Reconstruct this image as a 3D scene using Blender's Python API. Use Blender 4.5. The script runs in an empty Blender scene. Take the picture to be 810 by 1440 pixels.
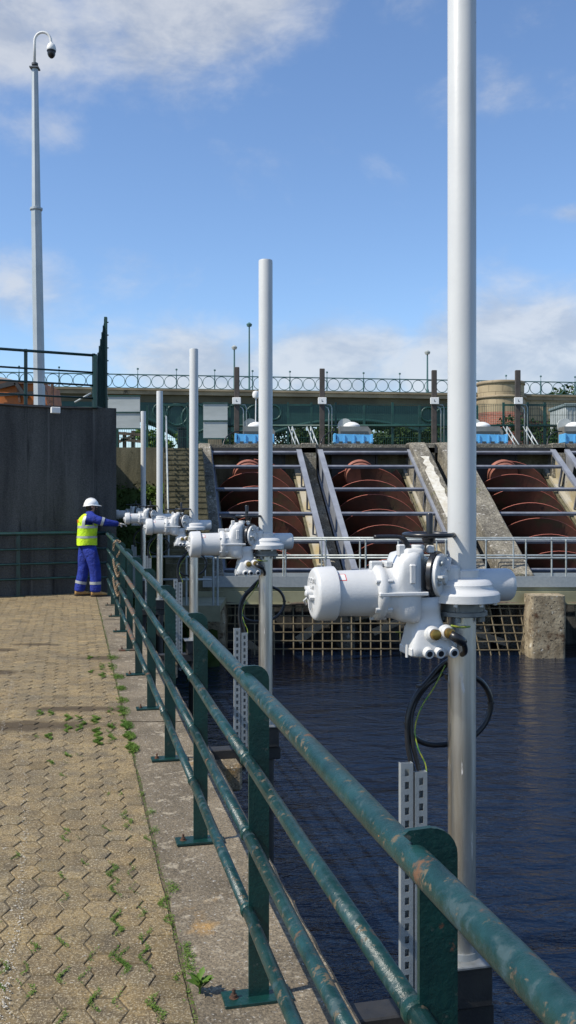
import bpy, math, random
from mathutils import Vector, Matrix, Euler
random.seed(7)
R = math.radians
sc = bpy.context.scene
COL = sc.collection
# ---------------------------------------------------------------- camera
F = 1320.0
CH = 1.75
cam = bpy.data.cameras.new('camera'); co = bpy.data.objects.new('camera', cam); COL.objects.link(co)
co.location = (0, 0, CH); co.rotation_euler = (R(90), 0, 0)
cam.sensor_width = 36; cam.lens = F / 1440 * 36; cam.shift_y = -20 / 1440
cam.clip_start = .05; cam.clip_end = 6000
sc.camera = co
# ---------------------------------------------------------------- sun and sky
SEL, SDX, SDY = 49, -0.93, -0.40          # sun elevation, direction towards the sun on the ground
_h = math.hypot(SDX, SDY)
sdir = Vector((SDX/_h*math.cos(R(SEL)), SDY/_h*math.cos(R(SEL)), math.sin(R(SEL))))
sl = bpy.data.lights.new('sun', 'SUN'); so = bpy.data.objects.new('sun', sl); COL.objects.link(so)
sl.energy = 5.0; sl.angle = R(.5); sl.color = (1, .93, .81)
so.rotation_euler = sdir.to_track_quat('Z', 'Y').to_euler(); so.location = sdir*50
sc.view_settings.view_transform = 'Standard'; sc.view_settings.look = 'None'
sc.view_settings.exposure = .12; sc.view_settings.gamma = 1; sc.view_settings.use_curve_mapping = False
w = bpy.data.worlds.new('World'); sc.world = w; w.use_nodes = True
nt = w.node_tree; nt.nodes.clear()
def N(nt, t, **k):
    n = nt.nodes.new(t)
    for a, b in k.items():
        if a == 'i':
            for q, v in b.items(): n.inputs[q].default_value = v
        else: setattr(n, a, b)
    return n
def math_(nt, op, a, b=None, c=None, clamp=False):
    n = nt.nodes.new('ShaderNodeMath'); n.operation = op; n.use_clamp = clamp
    for i, v in enumerate((a, b, c)):
        if v is None: continue
        if isinstance(v, (int, float)): n.inputs[i].default_value = v
        else: nt.links.new(v, n.inputs[i])
    return n.outputs[0]
def ramp_(nt, v, a, b, lo=0., hi=1.):
    n = nt.nodes.new('ShaderNodeMapRange'); n.interpolation_type = 'SMOOTHSTEP'
    nt.links.new(v, n.inputs[0])
    for i, q in enumerate((a, b, lo, hi)): n.inputs[i+1].default_value = q
    return n.outputs[0]
def mix_(nt, f, a, b, mode='MIX'):
    n = nt.nodes.new('ShaderNodeMix'); n.data_type = 'RGBA'; n.blend_type = mode
    for i, v in ((0, f), (6, a), (7, b)):
        if isinstance(v, (int, float)): n.inputs[i].default_value = v
        elif isinstance(v, tuple): n.inputs[i].default_value = v if len(v) == 4 else (*v, 1)
        else: nt.links.new(v, n.inputs[i])
    return n.outputs[2]
def noise_(nt, vec, scale, detail=4, rough=.55, dist=0.):
    n = nt.nodes.new('ShaderNodeTexNoise'); n.inputs['Scale'].default_value = scale
    n.inputs['Detail'].default_value = detail; n.inputs['Roughness'].default_value = rough; n.inputs['Distortion'].default_value = dist
    nt.links.new(vec, n.inputs['Vector']); return n.outputs['Fac']
def mapv_(nt, vec, scale=(1,1,1), loc=(0,0,0), rot=(0,0,0)):
    n = nt.nodes.new('ShaderNodeMapping'); nt.links.new(vec, n.inputs['Vector'])
    n.inputs['Scale'].default_value = scale; n.inputs['Location'].default_value = loc; n.inputs['Rotation'].default_value = rot
    return n.outputs['Vector']
sky = N(nt, 'ShaderNodeTexSky', sky_type='NISHITA', sun_disc=False, sun_elevation=R(SEL), sun_rotation=math.atan2(SDX, SDY), air_density=1.0, dust_density=.25, ozone_density=4.0)
tc = N(nt, 'ShaderNodeTexCoord').outputs['Generated']
skyc = mix_(nt, 1.0, sky.outputs[0], (.98, 1.03, 1.10), 'MULTIPLY')
n1 = noise_(nt, mapv_(nt, tc, (1, 1, 1.5), (3.1, .4, .2)), 5.2, 7, .6, .35)
n2 = noise_(nt, mapv_(nt, tc, (1, 1, 1.8), (7.7, 2.2, 1.2)), 13, 5, .6, .2)
nz = math_(nt, 'ADD', math_(nt, 'MULTIPLY', n1, .72), math_(nt, 'MULTIPLY', n2, .28))
def blob(px, py, rad, amt):
    d = Vector(((px-405)/F, 1, (700-py)/F)).normalized()
    v = N(nt, 'ShaderNodeVectorMath', operation='DISTANCE'); nt.links.new(mapv_(nt, tc, (1, 1, 2.0)), v.inputs[0]); v.inputs[1].default_value = (d.x, d.y, d.z*2.0)
    return ramp_(nt, v.outputs['Value'], rad, 0, 0, amt)
acc = None
for b in ((225, 5, .25, .50), (10, 30, .22, .44), (50, 165, .12, .16), (690, 135, .13, .18), (580, 15, .1, .18), (345, 225, .09, .08),
          (20, 400, .14, .26), (200, 385, .16, .16), (812, 300, .04, .24), (470, 512, .24, .46), (740, 495, .26, .56), (290, 512, .2, .44), (620, 510, .2, .4), (330, 460, .2, .06), (760, 20, .12, .1), (520, 440, .2, .05)):
    v = blob(*b); acc = v if acc is None else math_(nt, 'MAXIMUM', acc, v)
sep = N(nt, 'ShaderNodeSeparateXYZ'); nt.links.new(tc, sep.inputs[0])
back = ramp_(nt, sep.outputs[1], .3, -.2, 0, .16)
den = math_(nt, 'ADD', nz, math_(nt, 'ADD', acc, back))
cov = math_(nt, 'MULTIPLY', ramp_(nt, den, .60, .92), .76)
ccol = mix_(nt, ramp_(nt, n2, .35, .65), (2.9, 3.2, 3.75), (4.5, 4.6, 4.75))
fin = mix_(nt, cov, skyc, ccol)
bg = N(nt, 'ShaderNodeBackground', i={'Strength': .15}); out = N(nt, 'ShaderNodeOutputWorld')
nt.links.new(fin, bg.inputs[0]); nt.links.new(bg.outputs[0], out.inputs[0])

# ---------------------------------------------------------------- materials
MATS = {}
def mat(name, col, rough=.6, metal=0., var=None, vs=3., stretch=(1,1,1), bump=0., bs=40., spots=(), spec=.5, coat=0., attr=False, fine=None, detail=6):
    """col mixed with var by noise; spots = [(colour, scale, lo, hi, (stretch))]"""
    if name in MATS: return MATS[name]
    m = bpy.data.materials.new(name); m.use_nodes = True; nt = m.node_tree
    b = nt.nodes['Principled BSDF']; b.inputs['Roughness'].default_value = rough; b.inputs['Metallic'].default_value = metal
    b.inputs['Specular IOR Level'].default_value = spec; b.inputs['Coat Weight'].default_value = coat; b.inputs['Coat Roughness'].default_value = .15
    o = nt.nodes.new('ShaderNodeTexCoord').outputs['Object']
    c = (*col, 1)
    if var:
        f = ramp_(nt, noise_(nt, mapv_(nt, o, stretch), vs, detail), .3, .7)
        c = mix_(nt, f, (*col, 1), (*var, 1))
    if attr:
        a = nt.nodes.new('ShaderNodeVertexColor'); a.layer_name = 'tone'
        c = mix_(nt, 1., c, a.outputs[0], 'MULTIPLY')
    if fine:
        f = ramp_(nt, noise_(nt, o, fine[1], 3, .7), .3, .7, 1-fine[0], 1+fine[0])
        v = nt.nodes.new('ShaderNodeVectorMath'); v.operation = 'SCALE'
        if isinstance(c, tuple): v.inputs[0].default_value = c[:3]
        else: nt.links.new(c, v.inputs[0])
        nt.links.new(f, v.inputs['Scale']); c = v.outputs[0]
    rr = None
    for s in spots:
        f = ramp_(nt, noise_(nt, mapv_(nt, o, s[4] if len(s) > 4 else (1,1,1), (s[1]*.37, 1.3, 2.1)), s[1], 5, .65, .2), s[2], s[3])
        c = mix_(nt, f, c, (*s[0], 1)); rr = f if rr is None else math_(nt, 'MAXIMUM', rr, f)
    if isinstance(c, tuple): b.inputs['Base Color'].default_value = c
    else: nt.links.new(c, b.inputs['Base Color'])
    if rr is not None: nt.links.new(ramp_(nt, rr, 0, 1, rough, max(rough, .8)), b.inputs['Roughness'])
    if bump:
        bn = nt.nodes.new('ShaderNodeBump'); bn.inputs['Strength'].default_value = min(1, bump); bn.inputs['Distance'].default_value = .01*max(1, bump)
        nt.links.new(noise_(nt, o, bs, 5, .65), bn.inputs['Height']); nt.links.new(bn.outputs[0], b.inputs['Normal'])
    MATS[name] = m; return m
RUST = (.20, .07, .028)
green = mat('green_paint', (.0035, .026, .024), .34, var=(.005, .042, .036), vs=9, stretch=(1,1,.6), spots=[((.05,.06,.05), 26, .62, .70), ((.08,.035,.018), 12, .68, .74)], bump=.25, bs=60)
green_far = mat('green_paint_far', (.004, .030, .024), .45, var=(.009, .06, .046), vs=3)
rail_mat = mat('rail_paint', (.004, .027, .026), .30, var=(.012, .052, .052), vs=14, spots=[((.028,.062,.072), 16, .52, .70), ((.10,.08,.05), 34, .58, .66), ((.12,.06,.03), 9, .61, .70), ((.34,.13,.035), 60, .68, .73)], bump=.3, bs=70)
rust_rail = mat('rusty_paint', (.16, .06, .03), .7, var=(.05, .07, .055), vs=18, spots=[((.012,.08,.07), 20, .5, .62)], bump=.6, bs=90)
rustm = mat('rusty_steel', (.13, .055, .028), .8, var=(.05, .03, .02), vs=12, bump=.6, bs=80)
white = mat('white_casting', (.57, .575, .57), .36, var=(.53, .535, .53), vs=10, spots=[((.40,.37,.30), 34, .66, .78), ((.33,.30,.24), 7, .70, .80, (1,1,.5))], bump=.12, bs=130, coat=.15)
tubew = mat('white_tube', (.54, .55, .54), .38, var=(.51, .52, .515), vs=5, spots=[((.33,.30,.24), 24, .70, .76), ((.42,.41,.37), 3, .60, .8, (4,4,.3))], bump=.05, bs=60)
stain = mat('stainless', (.74, .72, .68), .38, 1., var=(.50, .47, .42), vs=4, stretch=(9,9,.5), spots=[((.75,.73,.7), 14, .62, .68, (3,3,.5))], bump=.05, bs=40)
black = mat('black_plastic', (.012, .013, .016), .33)
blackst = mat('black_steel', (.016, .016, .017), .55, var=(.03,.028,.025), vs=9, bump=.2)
brass = mat('brass', (.42, .27, .07), .38, .9, var=(.30,.18,.05), vs=60)
steel = mat('galvanised', (.34, .365, .37), .5, .3, var=(.29, .32, .33), vs=14, spots=[((.2,.12,.07), 20, .72, .8)], bump=.1)
galv = mat('galvanised_rail', (.42, .46, .46), .5, .3, var=(.30, .33, .32), vs=6, spots=[((.2,.14,.08), 9, .68, .76)])
dgrey = mat('grey_flange', (.20, .215, .22), .42, .3, var=(.15,.16,.16), vs=30)
conc = mat('coping_concrete', (.205, .165, .11), .9, var=(.115, .092, .06), vs=2.2, bump=1.2, bs=55, fine=(.45, 95), spots=[((.34,.29,.21), 15, .54, .68), ((.36,.22,.08), 2.4, .60, .74), ((.45,.43,.39), 60, .60, .68), ((.10,.085,.06), 1.5, .62, .72), ((.07,.06,.045), 45, .64, .70)])
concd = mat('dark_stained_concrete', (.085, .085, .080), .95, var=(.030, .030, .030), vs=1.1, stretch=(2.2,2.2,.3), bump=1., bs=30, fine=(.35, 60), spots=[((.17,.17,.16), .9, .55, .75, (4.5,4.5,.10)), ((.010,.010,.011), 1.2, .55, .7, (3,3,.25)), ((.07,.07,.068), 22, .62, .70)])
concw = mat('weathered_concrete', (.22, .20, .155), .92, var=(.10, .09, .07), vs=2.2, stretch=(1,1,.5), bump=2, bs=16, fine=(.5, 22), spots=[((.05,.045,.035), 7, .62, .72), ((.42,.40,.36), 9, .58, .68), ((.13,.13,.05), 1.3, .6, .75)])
conco = mat('olive_concrete', (.155, .14, .085), .95, var=(.075, .07, .04), vs=2, stretch=(2,2,.4), bump=1., bs=25, fine=(.2, 30), spots=[((.04,.04,.02), 3, .6, .7)])
pierm = mat('pier_concrete', (.36, .30, .20), .92, var=(.15, .115, .07), vs=3, bump=1.6, bs=18, spots=[((.55,.52,.44), 9, .62, .68), ((.05,.04,.03), 14, .56, .64), ((.09,.05,.025), 2, .56, .66)])
soil = mat('joint_soil', (.135, .108, .065), 1., var=(.06,.05,.032), vs=9, bump=1.)
paver = None
frameg = mat('frame_steel', (.27, .29, .325), .5, .1, var=(.20, .215, .25), vs=3, spots=[((.16,.065,.035), 5, .66, .72), ((.28,.19,.08), 1.5, .70, .78)], bump=.2)
framey = mat('stained_steel', (.34, .27, .13), .7, var=(.38, .37, .33), vs=1.4, spots=[((.16,.08,.04), 5, .62, .7)])
bard = mat('bar_steel', (.20, .215, .25), .5, .1, var=(.13,.14,.17), vs=3, spots=[((.14,.06,.035), 5, .68, .74)])
screwm = mat('screw_red', (.15, .050, .030), .75, var=(.075, .036, .024), vs=1.6, spots=[((.09,.06,.028), 1.2, .50, .66), ((.04,.022,.016), 4, .62, .72)], bump=.4, bs=12)
rimm = mat('screw_rim', (.55, .17, .12), .6, var=(.36, .10, .07), vs=3)
blue = mat('blue_paint', (.10, .38, .68), .35, var=(.12, .42, .74), vs=3, spots=[((.03,.1,.2), 4, .66, .72)])
hood = mat('hood_grey', (.20, .19, .165), .6, var=(.12,.115,.10), vs=2)
hoodd = mat('hood_dark', (.05, .055, .05), .5)
stone = mat('bridge_stone', (.36, .29, .19), .9, var=(.20, .16, .105), vs=.6, stretch=(1,1,2), bump=.4, bs=5, spots=[((.05,.045,.035), .9, .62, .74, (1,1,.6))])
bgreen = mat('bridge_green', (.008, .045, .040), .5, var=(.014, .062, .054), vs=.5)
bteal = mat('bridge_rail', (.045, .115, .118), .55, var=(.07,.16,.16), vs=.8)
panelg = mat('grey_panel', (.42, .45, .44), .6, var=(.30,.33,.32), vs=1.1, stretch=(.6,1,2))
timber = mat('old_timber', (.14, .10, .07), .9, var=(.07,.055,.04), vs=3, stretch=(3,3,.3))
postd = mat('dark_post', (.075, .062, .055), .8, var=(.04,.035,.03), vs=4)
orange = mat('orange_tank', (.46, .13, .015), .6, var=(.26,.08,.015), vs=2.6, spots=[((.06,.03,.02), 3, .6, .7)])
grate = mat('rusty_grid', (.22, .18, .11), .8, var=(.13,.10,.055), vs=4, spots=[((.12,.15,.03), 2, .62, .7)])
beamy = mat('beam_paint', (.27, .265, .165), .6, var=(.18,.17,.10), vs=1.5, spots=[((.1,.07,.03), 3, .65, .72)])
leafm = mat('leaf_green', (.06, .125, .016), .6, var=(.11, .18, .026), vs=3, spec=.2)
leafd = mat('leaf_dark', (.018, .042, .010), .65, var=(.038, .072, .015), vs=1.2, spec=.2)
leafdd = mat('leaf_bank', (.03, .042, .013), .8, var=(.045, .075, .016), vs=1.5, spec=.1)
bark = mat('bark', (.09, .07, .05), .9)
plastic_g = mat('yellow_green_wire', (.38, .36, .03), .4, var=(.04,.20,.04), vs=40)
whitebox = mat('white_box', (.7, .7, .68), .5)
chainm = mat('rusty_chain', (.32, .24, .15), .7, .2, var=(.16,.10,.06), vs=60)
land = mat('grassland', (.07, .085, .03), .95, var=(.10,.09,.05), vs=.2)
marking = mat('chalk_line', (.50, .48, .42), .9, var=(.4,.38,.33), vs=30)
red = mat('red_ink', (.6, .05, .05), .5)
orangeink = mat('orange_print', (.85, .22, .02), .6)
def translucent(name, col, frac):
    pass

# brick
def brickmat(name, c1, c2, mortar, sx, sy, off=.5):
    m = bpy.data.materials.new(name); m.use_nodes = True; nt = m.node_tree; b = nt.nodes['Principled BSDF']; b.inputs['Roughness'].default_value = .9
    o = nt.nodes.new('ShaderNodeTexCoord').outputs['UV']
    n = nt.nodes.new('ShaderNodeTexBrick'); nt.links.new(o, n.inputs['Vector']); n.offset = off
    n.inputs['Color1'].default_value = (*c1, 1); n.inputs['Color2'].default_value = (*c2, 1); n.inputs['Mortar'].default_value = (*mortar, 1)
    n.inputs['Scale'].default_value = 1; n.inputs['Brick Width'].default_value = sx; n.inputs['Row Height'].default_value = sy; n.inputs['Mortar Size'].default_value = .012 if sy < .2 else .018
    oo = nt.nodes.new('ShaderNodeTexCoord').outputs['Object']
    f = ramp_(nt, noise_(nt, mapv_(nt, oo, (1,1,.5)), .9, 5), .35, .75, 1.1, .55)
    v = nt.nodes.new('ShaderNodeVectorMath'); v.operation = 'SCALE'; nt.links.new(n.outputs[0], v.inputs[0]); nt.links.new(f, v.inputs['Scale'])
    nt.links.new(v.outputs[0], b.inputs['Base Color']); return m
brickm = brickmat('red_brick', (.24,.075,.045), (.17,.06,.04), (.22,.18,.14), .45, .15)
ashlar = brickmat('ashlar_stone', (.40,.32,.20), (.33,.265,.165), (.14,.11,.07), 1.1, .55)

# ---------------------------------------------------------------- mesh builder
ROOTM = {}
class MB:
    def __init__(s): s.v = []; s.f = []; s.sm = []; s.uv = []; s.col = []
    def add(s, vs, fs, smooth=False):
        b = len(s.v); s.v += [tuple(v) for v in vs]
        for f in fs: s.f.append([b+i for i in f]); s.sm.append(smooth)
        return s
    def box(s, x0, x1, y0, y1, z0, z1, M=None, bev=0.):
        if bev > 0:
            b = bev; vs = []
            # chamfered box: 24 verts
            X = (x0, x1); Y = (y0, y1); Z = (z0, z1); idx = {}
            for i in (0, 1):
                for j in (0, 1):
                    for k in (0, 1):
                        sx = b if i == 0 else -b; sy = b if j == 0 else -b; sz = b if k == 0 else -b
                        idx[i,j,k,0] = len(vs); vs.append(Vector((X[i], Y[j]+sy, Z[k]+sz)))
                        idx[i,j,k,1] = len(vs); vs.append(Vector((X[i]+sx, Y[j], Z[k]+sz)))
                        idx[i,j,k,2] = len(vs); vs.append(Vector((X[i]+sx, Y[j]+sy, Z[k])))
            fs = []
            for i in (0, 1):
                q = [idx[i,0,0,0], idx[i,1,0,0], idx[i,1,1,0], idx[i,0,1,0]]; fs.append(q if i else q[::-1])
                q = [idx[0,i,0,1], idx[1,i,0,1], idx[1,i,1,1], idx[0,i,1,1]]; fs.append(q if not i else q[::-1])
                q = [idx[0,0,i,2], idx[1,0,i,2], idx[1,1,i,2], idx[0,1,i,2]]; fs.append(q if i else q[::-1])
            for a in (0, 1):
                for c in (0, 1):
                    fs.append([idx[a,c,0,0], idx[a,c,1,0], idx[a,c,1,1], idx[a,c,0,1]] if a == c else [idx[a,c,0,1], idx[a,c,1,1], idx[a,c,1,0], idx[a,c,0,0]])
                    fs.append([idx[a,0,c,0], idx[a,0,c,2], idx[a,1,c,2], idx[a,1,c,0]])
                    fs.append([idx[0,a,c,1], idx[0,a,c,2], idx[1,a,c,2], idx[1,a,c,1]])
                    for k in (0, 1): fs.append([idx[a,c,k,0], idx[a,c,k,1], idx[a,c,k,2]])
        else:
            vs = [Vector(p) for p in ((x0,y0,z0),(x1,y0,z0),(x1,y1,z0),(x0,y1,z0),(x0,y0,z1),(x1,y0,z1),(x1,y1,z1),(x0,y1,z1))]
            fs = [(0,3,2,1),(4,5,6,7),(0,1,5,4),(1,2,6,5),(2,3,7,6),(3,0,4,7)]
        if M: vs = [M @ v for v in vs]
        return s.add(vs, fs)
    def bar(s, a, b, wx, wz, up=(0,0,1)):
        a = Vector(a); b = Vector(b); d = (b-a).normalized(); up = Vector(up)
        x = d.cross(up); x = x.normalized() if x.length > 1e-5 else Vector((1,0,0)); z = x.cross(d)
        vs = [p + x*i*wx/2 + z*k*wz/2 for p in (a, b) for i, k in ((-1,-1),(1,-1),(1,1),(-1,1))]
        return s.add(vs, [(0,1,2,3),(7,6,5,4),(0,4,5,1),(1,5,6,2),(2,6,7,3),(3,7,4,0)])
    def cyl(s, a, b, r0, r1=None, n=16, caps=True, smooth=True):
        a = Vector(a); b = Vector(b); r1 = r0 if r1 is None else r1
        return s.prof(a, (b-a).normalized(), [(0, r0), ((b-a).length, r1)], n, caps)
    def prof(s, o, d, pr, n=32, caps=True):
        """lathe: profile [(along, radius)] about axis d from o"""
        o = Vector(o); d = Vector(d).normalized(); x = d.orthogonal().normalized(); y = d.cross(x)
        rings = []
        pts = []
        for i, (t, r) in enumerate(pr): pts.append((t, r))
        base = len(s.v)
        def ring(t, r):
            i0 = len(s.v)
            for k in range(n):
                a = 2*math.pi*k/n; s.v.append(tuple(o + d*t + x*r*math.cos(a) + y*r*math.sin(a)))
            return i0
        # sharp corners: duplicate rings where the angle turns strongly
        prev = ring(*pts[0])
        if caps: s.f.append([ring(*pts[0]) + k for k in range(n)][::-1]); s.sm.append(False)
        for i in range(1, len(pts)):
            cur = ring(*pts[i])
            for k in range(n):
                s.f.append([prev+k, prev+(k+1) % n, cur+(k+1) % n, cur+k]); s.sm.append(True)
            if i+1 < len(pts):
                t0, r0 = pts[i-1]; t1, r1 = pts[i]; t2, r2 = pts[i+1]
                a = math.atan2(r1-r0, t1-t0); b = math.atan2(r2-r1, t2-t1)
                prev = ring(*pts[i]) if abs(a-b) > .6 else cur
        if caps: s.f.append([ring(*pts[-1]) + k for k in range(n)]); s.sm.append(False)
        return s
    def tube(s, pts, r, n=10, caps=True, closed=False):
        pts = [Vector(p) for p in pts]; m = len(pts); base = len(s.v); px = None
        for i, p in enumerate(pts):
            a = pts[(i-1) % m] if (closed or i > 0) else p; b = pts[(i+1) % m] if (closed or i < m-1) else p
            d = (b-a).normalized()
            if px is None: x = d.orthogonal().normalized()
            else:
                x = px - d*px.dot(d); x.normalize()
            px = x; y = d.cross(x); rr = r[i] if isinstance(r, (list, tuple)) else r
            for k in range(n):
                t = 2*math.pi*k/n; s.v.append(tuple(p + x*rr*math.cos(t) + y*rr*math.sin(t)))
        for i in range(m if closed else m-1):
            j = (i+1) % m
            for k in range(n):
                s.f.append([base+i*n+k, base+i*n+(k+1) % n, base+j*n+(k+1) % n, base+j*n+k]); s.sm.append(True)
        if caps and not closed:
            s.f.append([base+k for k in range(n)][::-1]); s.sm.append(False)
            s.f.append([base+(m-1)*n+k for k in range(n)]); s.sm.append(False)
        return s
    def prism(s, poly, o, u, v, wv):
        """extrude 2D polygon (in axes u,v from o) along vector wv"""
        o = Vector(o); u = Vector(u); v = Vector(v); wv = Vector(wv); n = len(poly)
        a = [o + u*p[0] + v*p[1] for p in poly]; b = [p + wv for p in a]
        return s.add(a+b, [list(range(n))[::-1], [n+i for i in range(n)]] + [[i, (i+1) % n, n+(i+1) % n, n+i] for i in range(n)])
    def loft(s, secs, n=24, axis='x'):
        """superellipse sections (t, cy, hy, z0, z1, exponent)"""
        base = len(s.v)
        for (t, cy, hy, z0, z1, e) in secs:
            cz = (z0+z1)/2; hz = (z1-z0)/2
            for k in range(n):
                a = 2*math.pi*(k+.5)/n; c, q = math.cos(a), math.sin(a)
                yy = cy + hy*math.copysign(abs(c)**(2/e), c); zz = cz + hz*math.copysign(abs(q)**(2/e), q)
                s.v.append((t, yy, zz) if axis == 'x' else (yy, zz, t))
        for i in range(len(secs)-1):
            for k in range(n):
                s.f.append([base+i*n+k, base+i*n+(k+1) % n, base+(i+1)*n+(k+1) % n, base+(i+1)*n+k]); s.sm.append(True)
        s.f.append([base+k for k in range(n)][::-1]); s.sm.append(False)
        s.f.append([base+(len(secs)-1)*n+k for k in range(n)]); s.sm.append(False)
        return s
    def build(s, name, m, parent=None, shift=None, fixn=True):
        me = bpy.data.meshes.new(name)
        vs = s.v
        if parent is not None and parent in ROOTM and ROOTM[parent] is not None:
            Mi = ROOTM[parent]; vs = [tuple(Mi @ Vector(v)) for v in vs]
        elif shift is not None: vs = [(v[0]-shift[0], v[1]-shift[1], v[2]-shift[2]) for v in vs]
        me.from_pydata(vs, [], s.f); me.polygons.foreach_set('use_smooth', s.sm)
        if fixn:
            import bmesh
            bm = bmesh.new(); bm.from_mesh(me); bmesh.ops.recalc_face_normals(bm, faces=bm.faces); bm.to_mesh(me); bm.free()
        me.materials.append(m); me.update()
        o = bpy.data.objects.new(name, me); COL.objects.link(o)
        if parent is not None: o.parent = parent; ROOTM[o] = ROOTM.get(parent)
        elif shift is not None: o.location = shift
        return o
def tag(o, label=None, cat=None, group=None, kind=None):
    if label: o['label'] = label
    if cat: o['category'] = cat
    if group: o['group'] = group
    if kind: o['kind'] = kind
    return o
def thing(name, label, cat, loc=(0,0,0), rz=0., group=None, local=False):
    """local=True: parts are given in the thing's own axes; otherwise in world coordinates"""
    o = bpy.data.objects.new(name, None); COL.objects.link(o); o.empty_display_size = .2
    o.location = loc; o.rotation_euler = (0, 0, rz)
    ROOTM[o] = None if local else (Matrix.Translation(loc) @ Matrix.Rotation(rz, 4, 'Z')).inverted()
    return tag(o, label, cat, group)
def copy_tree(o, parent=None):
    c = o.copy(); COL.objects.link(c); c.parent = parent
    for ch in list(o.children): copy_tree(ch, c)
    return c
def struct(o): o['kind'] = 'structure'; return o
def solo(mb, name, m, label, cat, base, group=None): return tag(mb.build(name, m, None, base), label, cat, group)
SL = -302/F                                    # the quay runs this much to the left per metre away
def Q(xo, Y, z): return Vector((xo + SL*Y, Y, z))
def P(px, py, Y): return Vector(((px-405)*Y/F, Y, CH-(py-700)*Y/F))
QD = Vector((SL, 1, 0)).normalized(); QN = Vector((1, -SL, 0)).normalized()
def smooth_path(pts, k=6):
    pts = [Vector(p) for p in pts]; out = []
    for i in range(len(pts)-1):
        p0 = pts[max(i-1, 0)]; p1 = pts[i]; p2 = pts[i+1]; p3 = pts[min(i+2, len(pts)-1)]
        for j in range(k):
            t = j/k; out.append(.5*((2*p1)+(p2-p0)*t+(2*p0-5*p1+4*p2-p3)*t*t+(3*p1-p0-3*p2+p3)*t**3))
    out.append(pts[-1]); return out

# ================================================================ SETTING
# land sheet around the basin
m = MB()
BX0, BX1, BY0, BY1 = -30, 42, -14, 34
for (a, b, c, d) in ((-1500, 1500, BY1, 3000), (-1500, 1500, -1500, BY0), (-1500, BX0, BY0, BY1), (BX1, 1500, BY0, BY1)):
    m.add([(a, c, -.15), (b, c, -.15), (b, d, -.15), (a, d, -.15)], [(0,1,2,3)])
struct(m.build('ground', land, fixn=False))
wm = bpy.data.materials.new('river_water'); wm.use_nodes = True; nt = wm.node_tree; b = nt.nodes['Principled BSDF']
b.inputs['Base Color'].default_value = (.003, .008, .022, 1); b.inputs['Roughness'].default_value = .05; b.inputs['IOR'].default_value = 1.33
o = nt.nodes.new('ShaderNodeTexCoord').outputs['Object']
h1 = noise_(nt, mapv_(nt, o, (1, 2.2, 1), rot=(0,0,R(8))), 1.3, 5, .55, .5); h2 = noise_(nt, mapv_(nt, o, (1, 1.7, 1), rot=(0,0,R(-14))), 8, 3, .6, .6)
hh = math_(nt, 'ADD', math_(nt, 'MULTIPLY', h1, .9), math_(nt, 'MULTIPLY', h2, .16))
bn = nt.nodes.new('ShaderNodeBump'); bn.inputs['Strength'].default_value = 1.; bn.inputs['Distance'].default_value = .085
nt.links.new(hh, bn.inputs['Height']); nt.links.new(bn.outputs[0], b.inputs['Normal'])
m = MB(); m.add([(BX0-1, BY0-1, -2), (BX1+1, BY0-1, -2), (BX1+1, BY1+1, -2), (BX0-1, BY1+1, -2)], [(0,1,2,3)])
struct(m.build('water', wm, fixn=False))
# basin walls out of sight
m = MB()
m.box(BX1, BX1+.4, BY0, BY1, -3, -.1).box(BX0, BX1, BY0-.4, BY0, -3, -.1)
solo(m, 'basin_wall', conco, 'low concrete wall enclosing the water basin on the right', 'wall', (BX1, 0, -3))
# quay body (coping) and paving bed
YE = 17.2; YS = -8
def quad_prism(m, pts, z0, z1):
    n = len(pts)
    return m.add([(p[0], p[1], z0) for p in pts] + [(p[0], p[1], z1) for p in pts], [list(range(n))[::-1], [n+i for i in range(n)]] + [[i, (i+1) % n, n+(i+1) % n, n+i] for i in range(n)])
m = MB()
# slabs of coping with thin joints, slightly uneven
ys = [-8, -5, -1.9, 1.15, 4.1, 7.35, 10.4, 13.5, YE+.6]
for i in range(len(ys)-1):
    a, b_ = ys[i]+.006, ys[i+1]-.006
    dz = random.uniform(-.004, .004); e = .018
    N_ = 26
    inner = []; outer = []
    for k in range(N_+1):
        Y = a+(b_-a)*k/N_; j = random.uniform(-.006, .006); j2 = random.uniform(-.007, .004)
        inner.append((.418+j, Y)); outer.append((.965+j2, Y))
    for k in range(N_):
        (i0, y0), (i1, y1) = inner[k], inner[k+1]; (o0, _), (o1, _) = outer[k], outer[k+1]
        v = [Q(i0, y0, -.35), Q(i0, y0, dz), Q(o0-e, y0, dz), Q(o0, y0, dz-e), Q(o0, y0, -.35), Q(i1, y1, -.35), Q(i1, y1, dz), Q(o1-e, y1, dz), Q(o1, y1, dz-e), Q(o1, y1, -.35)]
        m.add(v, [(0,1,6,5), (1,2,7,6), (2,3,8,7), (3,4,9,8)])
    for s_ in (0, N_):
        (i0, y0), (o0, _) = inner[s_], outer[s_]
        m.add([Q(i0, y0, -.35), Q(i0, y0, dz), Q(o0, y0, dz-e/2), Q(o0, y0, -.35)], [(0,1,2,3)])
struct(m.build('coping', conc, fixn=False))
m = MB(); quad_prism(m, [Q(.43, YS, 0), Q(.93, YS, 0), Q(.93, YE+.6, 0), Q(.43, YE+.6, 0)], -3.2, -.04)
struct(m.build('quay_wall', conco))
m = MB()
quad_prism(m, [Q(-9, YS, 0), Q(.425, YS, 0), Q(.425, YE+.6, 0), Q(-9, YE+.6, 0)], -.4, -.0062)
struct(m.build('paving_bed', soil))
m = MB(); quad_prism(m, [(-30, BY0), Q(-3.75, BY0, 0)[:2], Q(-3.75, YE, 0)[:2], (-30, YE)], -.4, -.004)
struct(m.build('yard', conc))
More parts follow.
